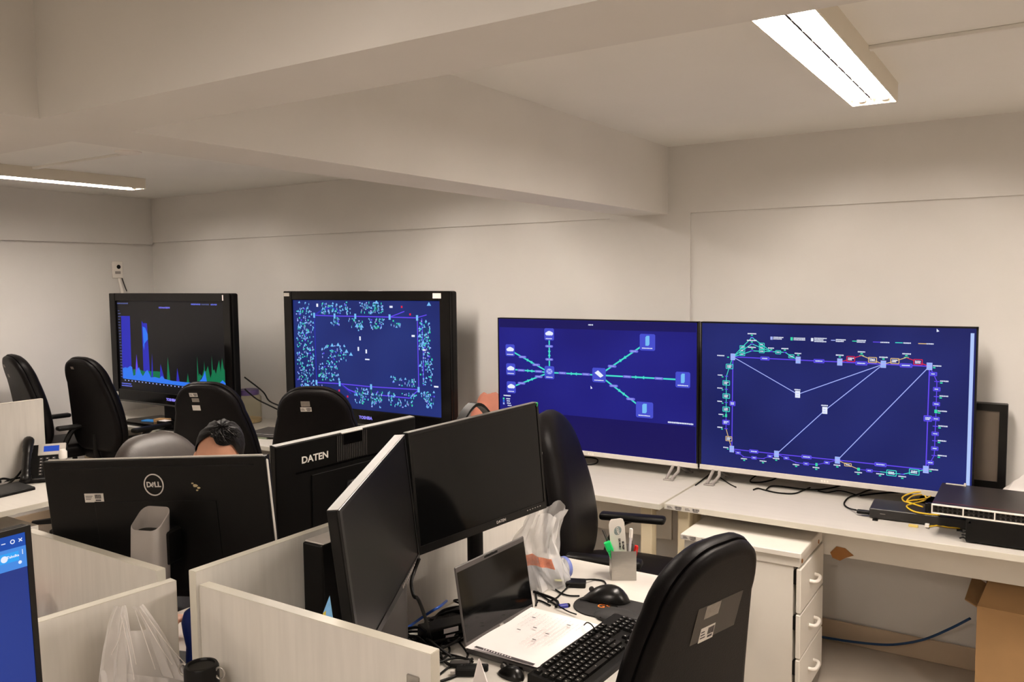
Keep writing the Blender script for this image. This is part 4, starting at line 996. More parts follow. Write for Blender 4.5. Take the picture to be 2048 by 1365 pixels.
# ---------------------------------------------------------------- pen holder with ruler and pens
t = thing('pen_holder', 'square grey metal pen holder on the far corner of the laptop desk', 'pen holder', (-1.155, 2.455, TZ), R(31))
m = MB(); e = .0405
m.box(-e, e, -e, e, 0, .002)
for a in range(4): m.box(-e, e, -e, -e + .0012, .002, .098, mtx=Matrix.Rotation(R(90 * a), 4, 'Z'))
obj('box', m, M_STEEL, t)
def leaning(name, label, cat, base, top, mbs, group=None):
    pass
hx = Matrix.Translation((-1.155, 2.455, TZ)) @ Matrix.Rotation(R(31), 4, 'Z')
def inholder(x, y, lx, ly, rz=0): return hx @ Matrix.Translation((x, y, .0025)) @ Matrix.Rotation(R(lx), 4, 'Y') @ Matrix.Rotation(R(ly), 4, 'X') @ Matrix.Rotation(R(rz), 4, 'Z')
t = thing('ruler', 'white ruler with a round logo standing in the pen holder', 'ruler')
t.matrix_basis = inholder(-.005, .012, -5, 3)
m = MB(); hw = .026
m.prism([(-hw, 0), (hw, 0), (hw, .178), (hw - .004, .19), (hw - .01, .193), (-hw + .01, .192), (-hw + .004, .186), (-hw, .174)], -.0009, .0009, Matrix.Rotation(R(90), 4, 'X'))
obj('strip', m, M_WHITE, t)
obj('logo', MB().lathe([(0, 0), (.0125, 0), (.0125, .0003), (0, .0003)], 24, mtx=Matrix.Translation((.002, -.001, .152)) @ Matrix.Rotation(R(90), 4, 'X') @ Matrix.Rotation(R(-25), 4, 'Z') @ Matrix.Diagonal((.95, 1.25, 1, 1))), mat('logo_grey', (136, 150, 150), .5, noise=(200, .3)), t)
lettering('CGIA', .0105, M_WHITE, t, (.002, -.0016, .152), (R(90), R(80), 0), bold=.0003)
lettering('DS MUM I', .0085, M_DINK, t, (.005, -.0013, .106), (R(90), R(90), 0), bold=.0004)
lettering('SE PREF', .0085, M_DINK, t, (.0155, -.0013, .100), (R(90), R(90), 0), bold=.0004)
def pen(label, mx, col, L=.145, r=.004, cap=None, capm=None, name='pen'):
    t = thing(name, label, 'pen', group='pens in the holder'); t.matrix_basis = mx
    obj('barrel', MB().tube([(0, 0, 0), (0, 0, L)], r, 10, smooth=False), col, t, smooth=50)
    if capm: obj('cap', MB().lathe([(r + .0012, L - cap), (r + .0012, L), (0, L + .002)], 10), capm, t, smooth=50)
    obj('clip', MB().box(r + .0008, r + .003, -.0015, .0015, L - .04, L - .004), capm or col, t)
    return t
M_GRN = mat('green_plastic', (20, 190, 96), .35, noise=(15, .05))
t = thing('highlighter', 'green highlighter leaning in the pen holder', 'pen'); t.matrix_basis = inholder(-.006, -.018, -22, -4, 10)
obj('body', MB().box(-.010, .010, -.006, .006, 0, .095, .003, 2), M_GRN, t); obj('cap', MB().box(-.0115, .0115, -.0075, .0075, .093, .128, .004, 2), M_GRN, t)
pen('thin dark pen leaning far left out of the pen holder', inholder(-.004, -.004, -22, 0), M_DKGREY, .168, .0028)
pen('clear pen with white cap standing in the pen holder', inholder(.02, .015, 4, -4), mat('clear_pen', (214, 210, 214), .2, noise=(20, .03)), .152, .0042, .03, M_WHITE)
pen('red capped pen at the right of the pen holder', inholder(.022, -.015, 11, 2), M_WHITE, .11, .0045, .03, M_RED)

# ---------------------------------------------------------------- right wall desk: network gear
M_DGM = mat('dark_grey_metal', (46, 41, 40), .38, metal=.3, noise=(20, .06))
t = thing('network_switch', 'dark rack network switch with two rows of ports, on top of the other black boxes', 'network switch', (-.12, 3.61, .834))
m = MB(); m.box(-.22, .22, -.178, .19, 0, .036, .0015); obj('case', m, M_DGM, t)
m = MB(); m.box(-.22, .22, -.190, -.178, .0, .0035); m.box(-.22, .22, -.190, -.178, .032, .036)
for x in (-.22, -.117, -.016, .085, .186, .216): m.box(x, x + .004, -.190, -.178, .0035, .032)
obj('face_frame', m, M_WHITE, t)
obj('red_line', MB().box(-.22, .22, -.150, -.147, .036, .0363), mat('red_print', (120, 30, 40), .5, noise=(30, .05)), t)
q = MB(); q.box(-.0072, .0072, -.001, .008, -.0058, .0058); q.box(-.0052, .0052, -.0016, -.001, -.0044, .003, mi=1); q.box(-.0025, .0025, -.0016, -.001, .003, .0048, mi=1); q.box(-.0066, .0066, -.0018, -.001, .0052, .0062, mi=2)
pm = mk('port', q, [M_DKGREY, M_GLOSS, M_BLK])
for b in range(4):
    for r_ in range(2):
        for c_ in range(6): obj('port', pm, None, t, (-.205 + b * .101 + c_ * .0158 - .0005, -.1805, .0105 + r_ * .0145))
obj('mounting_ear', MB().box(-.235, -.22, -.182, -.165, 0, .036, .001).box(-.242, -.232, -.188, -.18, .0, .036, .001), M_BLK, t)
m = MB(); m.box(-.205, -.135, .17, .185, .036, .0375); m.box(-.14, -.132, .165, .19, .036, .044); obj('rear_label', m, M_TAG, t)
t = thing('network_box', 'black rack box under the network switch at the desk edge', 'network box', (0, 3.58, TZ))
obj('case', MB().box(-.225, .225, -.16, .18, .006, .0935, .002), M_BLK, t)
for x in (-.19, .19):
    for y in (-.13, .15): obj('rubber_foot', MB().lathe([(0, 0), (.012, 0), (.012, .006), (0, .006)], 12, (x, y, 0)), M_BLK, t)
obj('screw', MB().lathe([(0, -.0015), (.004, -.001), (.004, 0)], 10, mtx=Matrix.Translation((-.212, -.16, .078)) @ Matrix.Rotation(R(90), 4, 'X')), M_SILV, t)
m = MB()
for k in range(3): m.tube([(-.243 + .006 * (k % 2), -.15 + .004 * k, .012 + .012 * k), (-.232, -.163, .02 + .01 * k), (-.222, -.152, .012 + .014 * k)], .0032, 6)
obj('screw_cluster', m, M_BLK, t)
t = thing('router_box', 'flat black box with cables behind it, left of the network switch', 'network box', (-.40, 3.655, TZ), R(3))
obj('case', MB().box(-.185, .165, -.074, .095, .004, .043, .003), mat('satin_dark_case', (30, 28, 27), .4, noise=(20, .06)), t)
for x in (-.16, .14):
    for y in (-.09, .09): obj('rubber_foot', MB().box(x - .01, x + .01, y - .01, y + .01, 0, .004), M_BLK, t)
obj('mark', MB().box(-.145, -.125, -.0745, -.074, .024, .026), M_GREY, t)
obj('power_plug', MB().box(-.235, -.185, -.06, -.035, .01, .024, .003), M_BLK, t)
cable('yellow_cable', [(-0.393,3.651,0.795),(-0.442,3.689,0.795),(-0.468,3.688,0.8),(-0.479,3.742,0.805),(-0.446,3.819,0.81),(-0.407,3.842,0.81),(-0.385,3.847,0.8),(-0.4,3.774,0.8),(-0.439,3.723,0.8),(-0.458,3.694,0.8),(-0.448,3.769,0.805),(-0.417,3.838,0.8),(-0.4,3.813,0.795),(-0.403,3.757,0.795),(-0.441,3.672,0.795),(-0.449,3.624,0.795),(-0.418,3.583,0.79),(-0.37,3.586,0.786),(-0.326,3.593,0.786)], .0032, M_YEL, 'coiled yellow network cable on the flat black box', 'yellow network cables')
t = thing('yellow_patch_lead', 'short yellow network lead with plug lying in front of the flat black box', 'cable', (-0.402,3.537,0.74), 0, 'yellow network cables')
b0 = (-0.402,3.537,0.74)
pts = [(-0.4,3.521,0.745),(-0.362,3.552,0.745),(-0.33,3.587,0.745),(-0.298,3.582,0.745),(-0.255,3.591,0.745)]
pts = [tuple(p[i] - b0[i] for i in range(3)) for p in pts]
obj('lead', MB().tube(pts[1:], .0028, 6), M_YEL, t, smooth=60)
obj('plug', MB().box(-.028, .006, -.006, .006, 0, .009, .001), mat('clear_yellow', (226, 200, 110), .3, noise=(20, .05)), t)
obj('cable_tag', MB().box(.03, .045, -.004, .008, .006, .02, .001), M_WHITE, t)
e = [
 ('e1', [(-1.326,3.933,0.744),(-1.292,3.887,0.744),(-1.239,3.822,0.744),(-1.197,3.781,0.744)], 'thin black cable beside the left foot of the right thin screen'),
 ('e2', [(-1.126,3.935,0.79),(-1.165,3.974,0.76),(-1.179,3.948,0.745),(-1.162,3.908,0.745),(-1.124,3.93,0.745),(-1.085,3.979,0.75),(-1.043,3.961,0.78)], 'black cable loop hanging below the right thin screen'),
 ('e3', [(-1.113,3.773,0.744),(-1.103,3.81,0.744),(-1.065,3.795,0.744),(-1.003,3.776,0.744),(-0.937,3.8,0.744),(-0.913,3.89,0.744),(-0.9,3.945,0.744)], 'black cable curving lowest on the right wall desk'),
 ('e4', [(-1.06,3.789,0.746),(-1.06,3.874,0.746),(-1.011,3.894,0.746),(-0.918,3.893,0.746),(-0.853,3.924,0.746),(-0.804,3.999,0.746),(-0.775,4.096,0.746)], 'long black cable running under the right thin screen'),
 ('e5', [(-0.856,3.907,0.744),(-0.814,3.895,0.744),(-0.778,3.953,0.744),(-0.736,3.947,0.744),(-0.696,3.919,0.744)], 'black cable bend between the screen and the flat black box'),
 ('e6', [(-0.639,3.617,0.755),(-0.672,3.665,0.745),(-0.696,3.696,0.745),(-0.711,3.751,0.745),(-0.711,3.849,0.745),(-0.684,3.937,0.745),(-0.652,4.043,0.745),(-0.587,4.103,0.745)], 'black power cable looping to the flat black box'),
 ('e7', [(-0.676,3.912,0.745),(-0.602,4.001,0.745),(-0.529,4.036,0.75)], 'black cable passing behind the flat black box'),
 ('e8', [(-2.205,3.919,0.745),(-2.123,3.996,0.745),(-2.041,4,0.745),(-1.992,3.914,0.745),(-2.007,3.851,0.745),(-2.116,3.842,0.745)], 'black cable loop below the star diagram screen'),
 ('e9', [(-1.374,3.725,0.743),(-1.381,3.86,0.745),(-1.393,4.011,0.745),(-1.406,4.093,0.745)], 'black cable lying across the gap between the two wall desks'),
]
for n_, pts, lb_ in e: cable('black_cable', pts, .0028 if n_ in ('e1', 'e5') else .0036, M_CABLE, lb_, 'cables on the right wall desk')
# black monitor leaning at the wall and white bag
t = thing('computer_monitor', 'small black monitor with a dull screen half hidden behind the right thin screen', 'monitor', (-.325, 3.955, TZ), 0)
m = MB(); m.box(-.205, .205, .0, .045, .09, .45, .004); m.box(-.1, .1, .02, .06, .012, .2, .004); obj('case', m, M_BLK, t)
m = MB(); m.box(-.205, -.175, -.008, 0, .09, .45); m.box(.175, .205, -.008, 0, .09, .45); m.box(-.175, .175, -.008, 0, .42, .45); m.box(-.175, .175, -.008, 0, .09, .125); obj('bezel', m, M_BLK2, t)
obj('screen', MB().box(-.175, .175, -.003, 0, .125, .42), mat('dull_screen', (92, 82, 72), .25, noise=(4, .06)), t)
obj('stand_base', MB().box(-.12, .12, -.03, .06, 0, .014, .005), M_BLK, t)
def crumple(loc, rad, seed, label, m=M_BAG2, name='plastic_bag', squash=.6, cat='bag', top=None):
    mb = MB(); mb.sphere((0, 0, 0), 1.0, 28, 18); rr = random.Random(seed)
    dirs = [Vector((rr.uniform(-1, 1), rr.uniform(-1, 1), rr.uniform(-1, 1))).normalized() for _ in range(26)]
    out = []
    for v in mb.v:
        v = Vector(v); f = 1.0 - .22 * sum(max(0, v.dot(d) - .82) * 5 for d in dirs) + .05 * math.sin(v.x * 9 + seed) * math.sin(v.z * 11) + .04 * math.sin(v.y * 13)
        p = Vector((v.x * rad[0], v.y * rad[1], v.z * rad[2])) * f
        p.z = max(p.z, -rad[2] * squash) + rad[2] * squash; out.append(p)
    mb.v = out
    return tag(obj(name, mb, m, loc=loc, smooth=30), label, cat)
crumple((-.0, 3.93, TZ), (.14, .08, .12), 3, 'crumpled white bag behind the network switch')
# ---------------------------------------------------------------- cardboard box and blue cable under the desk
t = thing('cardboard_box', 'open brown cardboard box on the floor at the right edge', 'cardboard box', (.03, 3.79, 0), R(-3))
m = MB(); bw, bd, bh, th = .215, .15, .425, .004
m.box(-bw, bw, -bd, -bd + th, 0, bh); m.box(-bw, bw, bd - th, bd, 0, bh); m.box(-bw, -bw + th, -bd + th, bd - th, 0, bh); m.box(bw - th, bw, -bd + th, bd - th, 0, bh); m.box(-bw, bw, -bd, bd, 0, th)
obj('body', m, M_CARD, t)
def flap(pts, th_=.004):
    mb = MB(); a = [Vector(p) for p in pts]; n = (a[1] - a[0]).cross(a[2] - a[0]).normalized() * th_
    mb.add(a + [p + n for p in a], [(0, 1, 2, 3), (7, 6, 5, 4), (0, 4, 5, 1), (1, 5, 6, 2), (2, 6, 7, 3), (3, 7, 4, 0)]); return mb
obj('flap', flap([(-bw, -bd, bh), (bw, -bd, bh), (bw - .01, -bd + .10, bh + .09), (-bw + .03, -bd + .10, bh + .09)]), M_CARD, t)
obj('flap', flap([(-bw, bd, bh), (-bw, -bd, bh), (-bw - .05, -bd + .06, bh - .0), (-bw - .05, bd, bh + .03)]), M_CARD, t)
obj('flap', flap([(bw, bd, bh), (-bw, bd, bh), (-bw, bd + .03, bh + .14), (bw, bd + .03, bh + .14)]), M_CARD2, t)
obj('flap', flap([(bw, -bd, bh), (bw, bd, bh), (bw + .09, bd, bh - .05), (bw + .09, -bd, bh - .05)]), M_CARD, t)
m = MB(); m.grid(lambda u, v: (-bw - .0012 - .006 * math.sin(3 * v), -.1 + .05 * u + .02 * math.sin(4 * v), .30 - .16 * v), 3, 6); obj('torn_label', m, M_TAG, t)
m = MB(); m.grid(lambda u, v: (-bw - .004 - .02 * v, -.12 + .05 * u - .02 * v, .03 + .05 * (1 - v)), 3, 4); obj('torn_label', m, M_TAG, t)
cable('blue_cable', [(-1.1, 4.0, .02), (-.95, 3.99, .018)] + [(-0.84,3.98,0.027),(-0.718,3.98,0.034),(-0.589,3.98,0.05),(-0.506,3.98,0.072),(-0.406,3.98,0.118),(-0.307,3.95,0.199),(-0.23,3.9,0.279)], .006, M_NAVYC, 'blue cable sagging along the wall from the drawer unit to the cardboard box')

# ---------------------------------------------------------------- laptop desk: dark towers, cables, bottle
t = thing('computer_tower', 'black computer tower standing against the divider behind the edge-on monitor', 'computer tower', (-1.462, 1.505, TZ))
obj('case', MB().box(-.034, .034, -.13, .15, .004, .36, .004, 2), M_BLK, t)
obj('lit_top', MB().box(-.031, .031, -.126, .146, .36, .364, .002), M_SILV, t)  # pale plate paints the overhead lamps' reflection onto the black top
obj('foot', MB().box(-.034, .034, -.12, .14, 0, .004), M_BLK, t)
m = MB()
for k in range(8): m.box(-.02, .02, -.1312, -.13, .06 + k * .012, .066 + k * .012)
obj('vent', m, M_GLOSS, t)
t = thing('desktop_case', 'rounded dark grey computer case right of the black tower', 'computer tower', (-1.386, 1.525, TZ))
m = MB(); rings = [[Vector((x, y, z)) for x, y in rrect(w_, d_, .026)] for w_, d_, z in ((.062, .17, 0), (.062, .17, .335), (.058, .166, .345))]; m.loft(rings)
obj('case', m, M_DKGREY, t, smooth=40)
obj('lit_top', MB().prism(rrect(.054, .16, .024), .345, .349), M_SILV, t)  # lamp reflection painted as a pale top on the dark grey case
LD = 'cables on the laptop desk'
blk = [
 (.0045, [(-1.271,1.542,1.049),(-1.279,1.535,1.022),(-1.266,1.505,1.003),(-1.248,1.491,0.978),(-1.225,1.481,0.975),(-1.252,1.541,0.898)] + [(-1.384,1.724,0.747),(-1.32,1.673,0.747),(-1.263,1.637,0.747),(-1.226,1.642,0.747),(-1.223,1.691,0.747)], 'thick black cable hanging from the monitor down to the laptop side'),
 (.003, [(-1.409,1.69,0.744),(-1.417,1.706,0.744),(-1.376,1.731,0.744),(-1.34,1.771,0.744),(-1.311,1.756,0.744),(-1.259,1.718,0.744),(-1.244,1.697,0.744)], 'black cable bending round the laptop corner'),
 (.003, [(-1.322,1.68,0.744),(-1.278,1.688,0.744),(-1.238,1.689,0.744),(-1.215,1.683,0.744)], 'black cable just right of the front divider end'),
 (.003, [(-1.282,1.625,0.749),(-1.269,1.658,0.749),(-1.25,1.675,0.749),(-1.218,1.683,0.749)], 'black cable crossing the others beside the divider end'),
 (.003, [(-1.247,1.583,0.744),(-1.251,1.629,0.744),(-1.24,1.649,0.744)], 'short black cable slanting out from the divider end'),
 (.0036, [(-1.224,1.556,0.744),(-1.211,1.591,0.744),(-1.204,1.634,0.744),(-1.207,1.672,0.744)], 'lowest black cable at the divider end'),
 (.0018, [(-1.447,1.628,0.79),(-1.436,1.638,0.8),(-1.434,1.672,0.78),(-1.428,1.702,0.75),(-1.415,1.692,0.744)], 'thin grey wire curling over the front divider'),
 (.004, [(-1.473,1.789,0.746),(-1.44,1.766,0.746),(-1.403,1.739,0.746),(-1.369,1.712,0.746),(-1.332,1.692,0.746)], 'black cable beside the thick hanging one'),
 (.003, [(-1.466,1.69,0.76),(-1.48,1.771,0.744),(-1.43,1.777,0.744),(-1.4,1.795,0.744),(-1.36,1.789,0.744),(-1.331,1.77,0.744)], 'black cable around the power brick'),
 (.0028, [(-1.415,2.3,0.744),(-1.384,2.268,0.744),(-1.335,2.191,0.744),(-1.277,2.107,0.744)], 'black cable by the right corner of the laptop screen'),
 (.0028, [(-1.365,2.22,0.744),(-1.305,2.17,0.744),(-1.259,2.143,0.744),(-1.222,2.122,0.744)], 'black cable slanting from the laptop corner'),
 (.0044, [(-1.327,2.168,0.748),(-1.285,2.161,0.748),(-1.242,2.149,0.748),(-1.216,2.128,0.748),(-1.208,2.101,0.748)], 'thick black cable arc beside the laptop corner'),
 (.0028, [(-1.268,2.085,0.744),(-1.284,2.121,0.744),(-1.267,2.122,0.744),(-1.231,2.108,0.744)], 'black cable kink at the laptop corner'),
 (.0028, [(-1.228,2.328,0.755),(-1.215,2.371,0.744),(-1.183,2.372,0.744),(-1.155,2.335,0.744)], 'black cable from the adapter to the mouse'),
 (.0028, [(-1.274,2.275,0.755),(-1.28,2.244,0.744),(-1.308,2.263,0.744),(-1.346,2.267,0.77),(-1.363,2.252,0.79),(-1.369,2.253,0.79),(-1.36,2.259,0.77),(-1.331,2.256,0.75),(-1.265,2.218,0.744),(-1.224,2.206,0.744),(-1.192,2.221,0.744)], 'long black cable loop in front of the water bottle'),
 (.0028, [(-1.256,2.286,0.75),(-1.254,2.23,0.744),(-1.245,2.168,0.744),(-1.251,2.127,0.744)], 'black cable from the adapter towards the laptop'),
 (.0018, [(-1.172,2.187,0.748),(-1.118,2.196,0.75),(-1.078,2.192,0.75),(-1.046,2.19,0.75),(-1.039,2.165,0.75),(-1.047,2.12,0.75),(-1.057,2.093,0.75)], 'thin black wire curled on the mouse pad'),
 (.0022, [(-1.198,2.1,0.752),(-1.158,2.088,0.748),(-1.128,2.082,0.748)], 'thin black wire along the laptop edge'),
 (.0018, [(-1.05,1.982,0.77),(-1.034,1.97,0.785),(-1.018,1.964,0.785),(-1.005,1.961,0.775)], 'thin dark wire loop standing behind the keyboard'),
]
for r_, pts, lb_ in blk: cable('black_cable', pts, r_, M_CABLE, lb_, LD)
rt_ = random.Random(17)
for k in range(24):
    x, y = rt_.uniform(-1.47, -1.30), rt_.uniform(1.25, 2.0); an = rt_.uniform(0, 2 * PI); pts = []
    for i in range(rt_.randint(6, 9)):
        pts.append((x, y, .7445 + rt_.choice((0, 0, .004, .012, .03)))); an += rt_.uniform(-1.1, 1.1)
        nx_, ny_ = x + .07 * math.cos(an), y + .07 * math.sin(an)
        if not -1.49 < nx_ < -1.275: an = PI - an; nx_ = x + .07 * math.cos(an)
        if not 1.2 < ny_ < 2.0: an = -an; ny_ = y + .07 * math.sin(an)
        x, y = min(-1.275, max(-1.49, nx_)), min(2.0, max(1.2, ny_))
    cable('tangled_cable', pts, rt_.choice((.0032, .0038, .0048)), M_CABLE, 'black cable in the tangle on the desk behind the laptop', 'cable tangle behind the laptop')
cable('blue_cable', [(-1.468,1.658,0.77),(-1.472,1.716,0.76),(-1.49,1.784,0.752),(-1.476,1.812,0.765),(-1.441,1.805,0.79),(-1.434,1.828,0.795),(-1.466,1.901,0.78)], .0042, M_BLUEC, 'bright blue cable among the black ones behind the laptop', LD)
t = thing('power_brick', 'black power brick with a white label behind the laptop', 'power adapter', (-1.375, 1.78, TZ), R(62))
obj('case', MB().box(-.075, .075, -.032, .032, 0, .04, .006, 2), M_BLK, t)
lb_ = obj('label_sticker', MB().box(-.022, .022, -.0326, -.032, .006, .036), M_PAPER, t)
obj('strap', MB().box(-.03, .03, -.0345, -.0327, .018, .023), M_BLK, t)
t = thing('cable_splitter', 'black plug cluster at the near corner of the laptop', 'adapter', (-1.19, 1.625, TZ), R(30))
obj('plug', MB().box(-.03, .03, -.012, .012, 0, .02, .003), M_BLK, t); obj('plug', MB().box(-.01, .05, .016, .034, 0, .016, .003), M_BLK, t); obj('plug', MB().box(-.05, .0, .036, .052, .002, .016, .003), M_DKGREY, t)
obj('metal_tip', MB().box(-.043, -.03, -.006, .006, .004, .012), M_SILV, t)
t = thing('adapter', 'small black square adapter between the mouse and the water bottle', 'adapter', (-1.245, 2.30, TZ), R(25))
obj('case', MB().box(-.035, .03, -.022, .022, 0, .018, .003), M_BLK, t); obj('plug', MB().box(-.075, -.035, -.014, .014, .003, .016, .002), M_BLK2, t)
obj('label_sticker', MB().box(-.07, -.045, -.008, .008, .016, .0164), mat('pale_yellow_label', (206, 204, 130), .5, noise=(30, .05)), t)
t = thing('usb_plug', 'blue plug lying beside the laptop corner', 'plug', (-1.195,2.124,0.74), R(50))
obj('body', MB().box(-.014, .014, -.0075, .0075, .0, .010, .002), mat('blue_plastic', (40, 44, 140), .4, noise=(20, .05)), t); obj('grip', MB().box(.014, .02, -.006, .006, .002, .009), M_BLK, t)
M_PET = mat('clear_bottle', (214, 220, 232), .08, trans=.75, alpha=.62, spec=.6, ior=1.2)
t = thing('water_bottle', 'clear plastic bottle lying on its side with a blue-rimmed base behind the laptop', 'bottle', (-1.345, 2.27, TZ + .036), R(66))
mx = Matrix.Rotation(R(90), 4, 'Y')
obj('body', MB().lathe([(.012, -.12), (.014, -.10), (.03, -.075), (.035, -.05), (.0345, -.02), (.0355, 0), (.0345, .02), (.035, .06), (.034, .085), (.028, .09), (0, .082)], 24, mtx=mx), M_PET, t, smooth=50)
obj('rim', MB().lathe([(.0350, .074), (.0365, .077), (.0365, .084), (.034, .088)], 24, mtx=mx, cap=False), mat('blue_tint', (110, 122, 186), .2, noise=(20, .05)), t, smooth=50)
obj('cap', MB().lathe([(0, -.135), (.014, -.134), (.015, -.118), (.012, -.116)], 16, mtx=mx), mat('blue_tint', (110, 122, 186), .2), t, smooth=50)
# clear bag draped behind the bottle, with an orange printed band
rr_ = random.Random(21); ph = [rr_.uniform(0, 6) for _ in range(8)]
def drape_f(u, v, o=0.0):
    a = 2 * PI * u; k = 1 - .55 * max(0, v - .45) ** 1.3
    wob = .012 * math.sin(3 * a + ph[0] + 4 * v) + .007 * math.sin(7 * a + ph[1] - 6 * v) + .004 * math.sin(13 * a + ph[2] + 9 * v) + o
    x = -1.335 + (.062 * k + wob) * math.cos(a) + .02 * math.sin(4 * v + ph[3]); y = 2.255 + (.085 * k + wob) * math.sin(a) + .012 * math.sin(5 * v + ph[4])
    return (x, y, TZ + .004 + .245 * v + .010 * math.sin(2 * a + ph[5]) * v + .006 * math.sin(5 * a) * v)
def drape(): return MB().grid(drape_f, 64, 26)
M_BAGT = mat('translucent_bag', (240, 238, 236), .22, noise=(14, .04), alpha=.42, spec=.8)
t = thing('plastic_bag', 'translucent white plastic bag with an orange print, standing behind the laptop screen', 'bag')
obj('film', drape(), M_BAGT, t, smooth=30)
m = MB()
def band(u, v): return drape_f(.70 + .24 * u, .30 + .15 * v + .02 * math.sin(4 * u), .0012)
m.grid(band, 14, 3); obj('orange_print', m, mat('orange_film', (244, 130, 84), .4, noise=(60, .25), alpha=.8), t, smooth=40)
t = tag(obj('paper_corner', MB().add([(0, 0, 0), (.05, .012, 0), (.02, .006, .085), (.03, .04, 0), (.022, .009, .085)], [(0, 1, 4, 2), (0, 2, 3), (1, 3, 4), (2, 4, 3), (0, 3, 1)]), M_PAPER, loc=(-1.135, 1.56, TZ)), 'folded white paper tip standing at the bottom edge of the laptop desk', 'paper')
t = thing('printed_card', 'blue and yellow card corner behind the front divider', 'card', (-1.19, 1.145, TZ), R(40))
m = MB(); m.prism([(-.03, 0), (.03, 0), (.03, .20), (.012, .365), (-.002, .33)], -.0006, .0006, Matrix.Rotation(R(90), 4, 'X')); obj('card', m, mat('light_blue_card', (120, 176, 224), .5, noise=(60, .12)), t)
m = MB(); m.prism([(-.03, 0), (-.018, 0), (.004, .335), (-.002, .33)], -.0009, .0009, Matrix.Rotation(R(90), 4, 'X')); obj('yellow_edge', m, mat('yellow_card', (214, 194, 70), .5, noise=(40, .05)), t)

# ---------------------------------------------------------------- foreground desk: thermos and hanging bag
t = thing('thermos', 'black thermos bottle with ringed lid in the foreground', 'bottle', (-1.412, 1.02, TZ))
obj('body', MB().lathe([(0, 0), (.030, 0), (.033, .005), (.033, .15), (.029, .165), (.028, .17)], 28), M_BLK, t, smooth=40)
obj('lid', MB().lathe([(.0305, .168), (.034, .172), (.034, .214), (.031, .22), (.026, .2205), (.0245, .2175), (0, .2175)], 32), M_BLK, t, smooth=35)
for sx, a in ((1, 20), (-1, 20)):
    c = Vector((sx * .041 * math.cos(R(a)), sx * .041 * math.sin(R(a)), .205))
    m = MB(); pts = [c + Vector((.010 * math.cos(k * PI / 8) * math.cos(R(a)), .010 * math.cos(k * PI / 8) * math.sin(R(a)), .012 * math.sin(k * PI / 8))) for k in range(17)]
    m.tube(pts, .0022, 8, smooth=False); obj('ring', m, M_STEEL, t, smooth=50)
def sheet_rows(rows, nu=14, amp=.006, k=9, off=0.0, sub=6):
    rows = [(Vector(a), Vector(b)) for a, b in rows]
    A_ = spline([r[0] for r in rows], sub); B_ = spline([r[1] for r in rows], sub); n = len(A_) - 1
    def f(u, v):
        i = min(n, int(round(v * n))); p = A_[i].lerp(B_[i], u)
        wv = amp * (.25 + v) * (math.sin(k * u * PI + 2.2 * v) + .5 * math.sin(2.3 * k * u + 5 * v)) + off * v
        return p + Vector((wv + .012 * math.sin(PI * u), .2 * wv, 0))
    return MB().grid(f, nu, n)
t = thing('plastic_bag', 'clear white plastic carrier bag hanging by its two handles from the divider', 'bag')
M_BAGF = M_BAG
L_ = [(-1.568,0.935,1.078),(-1.568,0.959,1.073),(-1.568,0.919,1.045),(-1.568,0.966,1.042),(-1.568,0.905,0.998),(-1.568,0.976,0.97),(-1.568,0.894,0.935),(-1.568,0.979,0.899)]
obj('handle', sheet_rows([(L_[0], L_[1]), (L_[2], L_[3]), (L_[4], L_[5]), (L_[6], L_[7])], 16, .004, 7), M_BAGF, t, smooth=40)
L_ = [(-1.562,0.97,1.065),(-1.562,0.993,1.065),(-1.562,0.991,1.024),(-1.562,1.029,1.003),(-1.562,1.008,0.959),(-1.562,1.064,0.935),(-1.562,1.029,0.894),(-1.562,1.103,0.848)]
obj('handle', sheet_rows([(L_[0], L_[1]), (L_[2], L_[3]), (L_[4], L_[5]), (L_[6], L_[7])], 16, .004, 7), M_BAGF, t, smooth=40)
L_ = [(-1.57,0.9,0.958),(-1.57,1.111,0.846),(-1.57,0.888,0.902),(-1.57,1.116,0.788),(-1.57,0.884,0.831),(-1.57,1.098,0.716)]
obj('body', sheet_rows([(L_[0], L_[1]), (L_[2], L_[3]), (L_[4], L_[5])], 30, .007, 13, .03), M_BAGF, t, smooth=40)
obj('back_film', sheet_rows([tuple([(-1.574,0.922,1.032),(-1.574,1.016,0.997)]), tuple([(-1.574,0.904,0.966),(-1.574,1.071,0.898)]), tuple([(-1.574,0.894,0.898),(-1.574,1.115,0.799)])], 20, .002, 5), M_BAGF, t, smooth=40)
strand = MB()
for a, b in (((-1.56,0.941,1.074), (-1.55,0.96,0.917)), ((-1.56,0.947,1.074), (-1.552,0.967,0.946)), ((-1.56,0.949,1.065), (-1.556,0.917,0.986)), ((-1.556,0.979,1.061), (-1.548,1.047,0.914)), ((-1.556,0.973,1.057), (-1.55,1.008,0.919)), ((-1.556,0.984,1.062), (-1.545,1.078,0.902))):
    a, b = Vector(a), Vector(b); md_ = (a + b) / 2 + Vector((.006, 0, -.01)); strand.tube([a, md_, b], .0009, 5)
obj('fold_ridge', strand, M_BAG2, t, smooth=60)

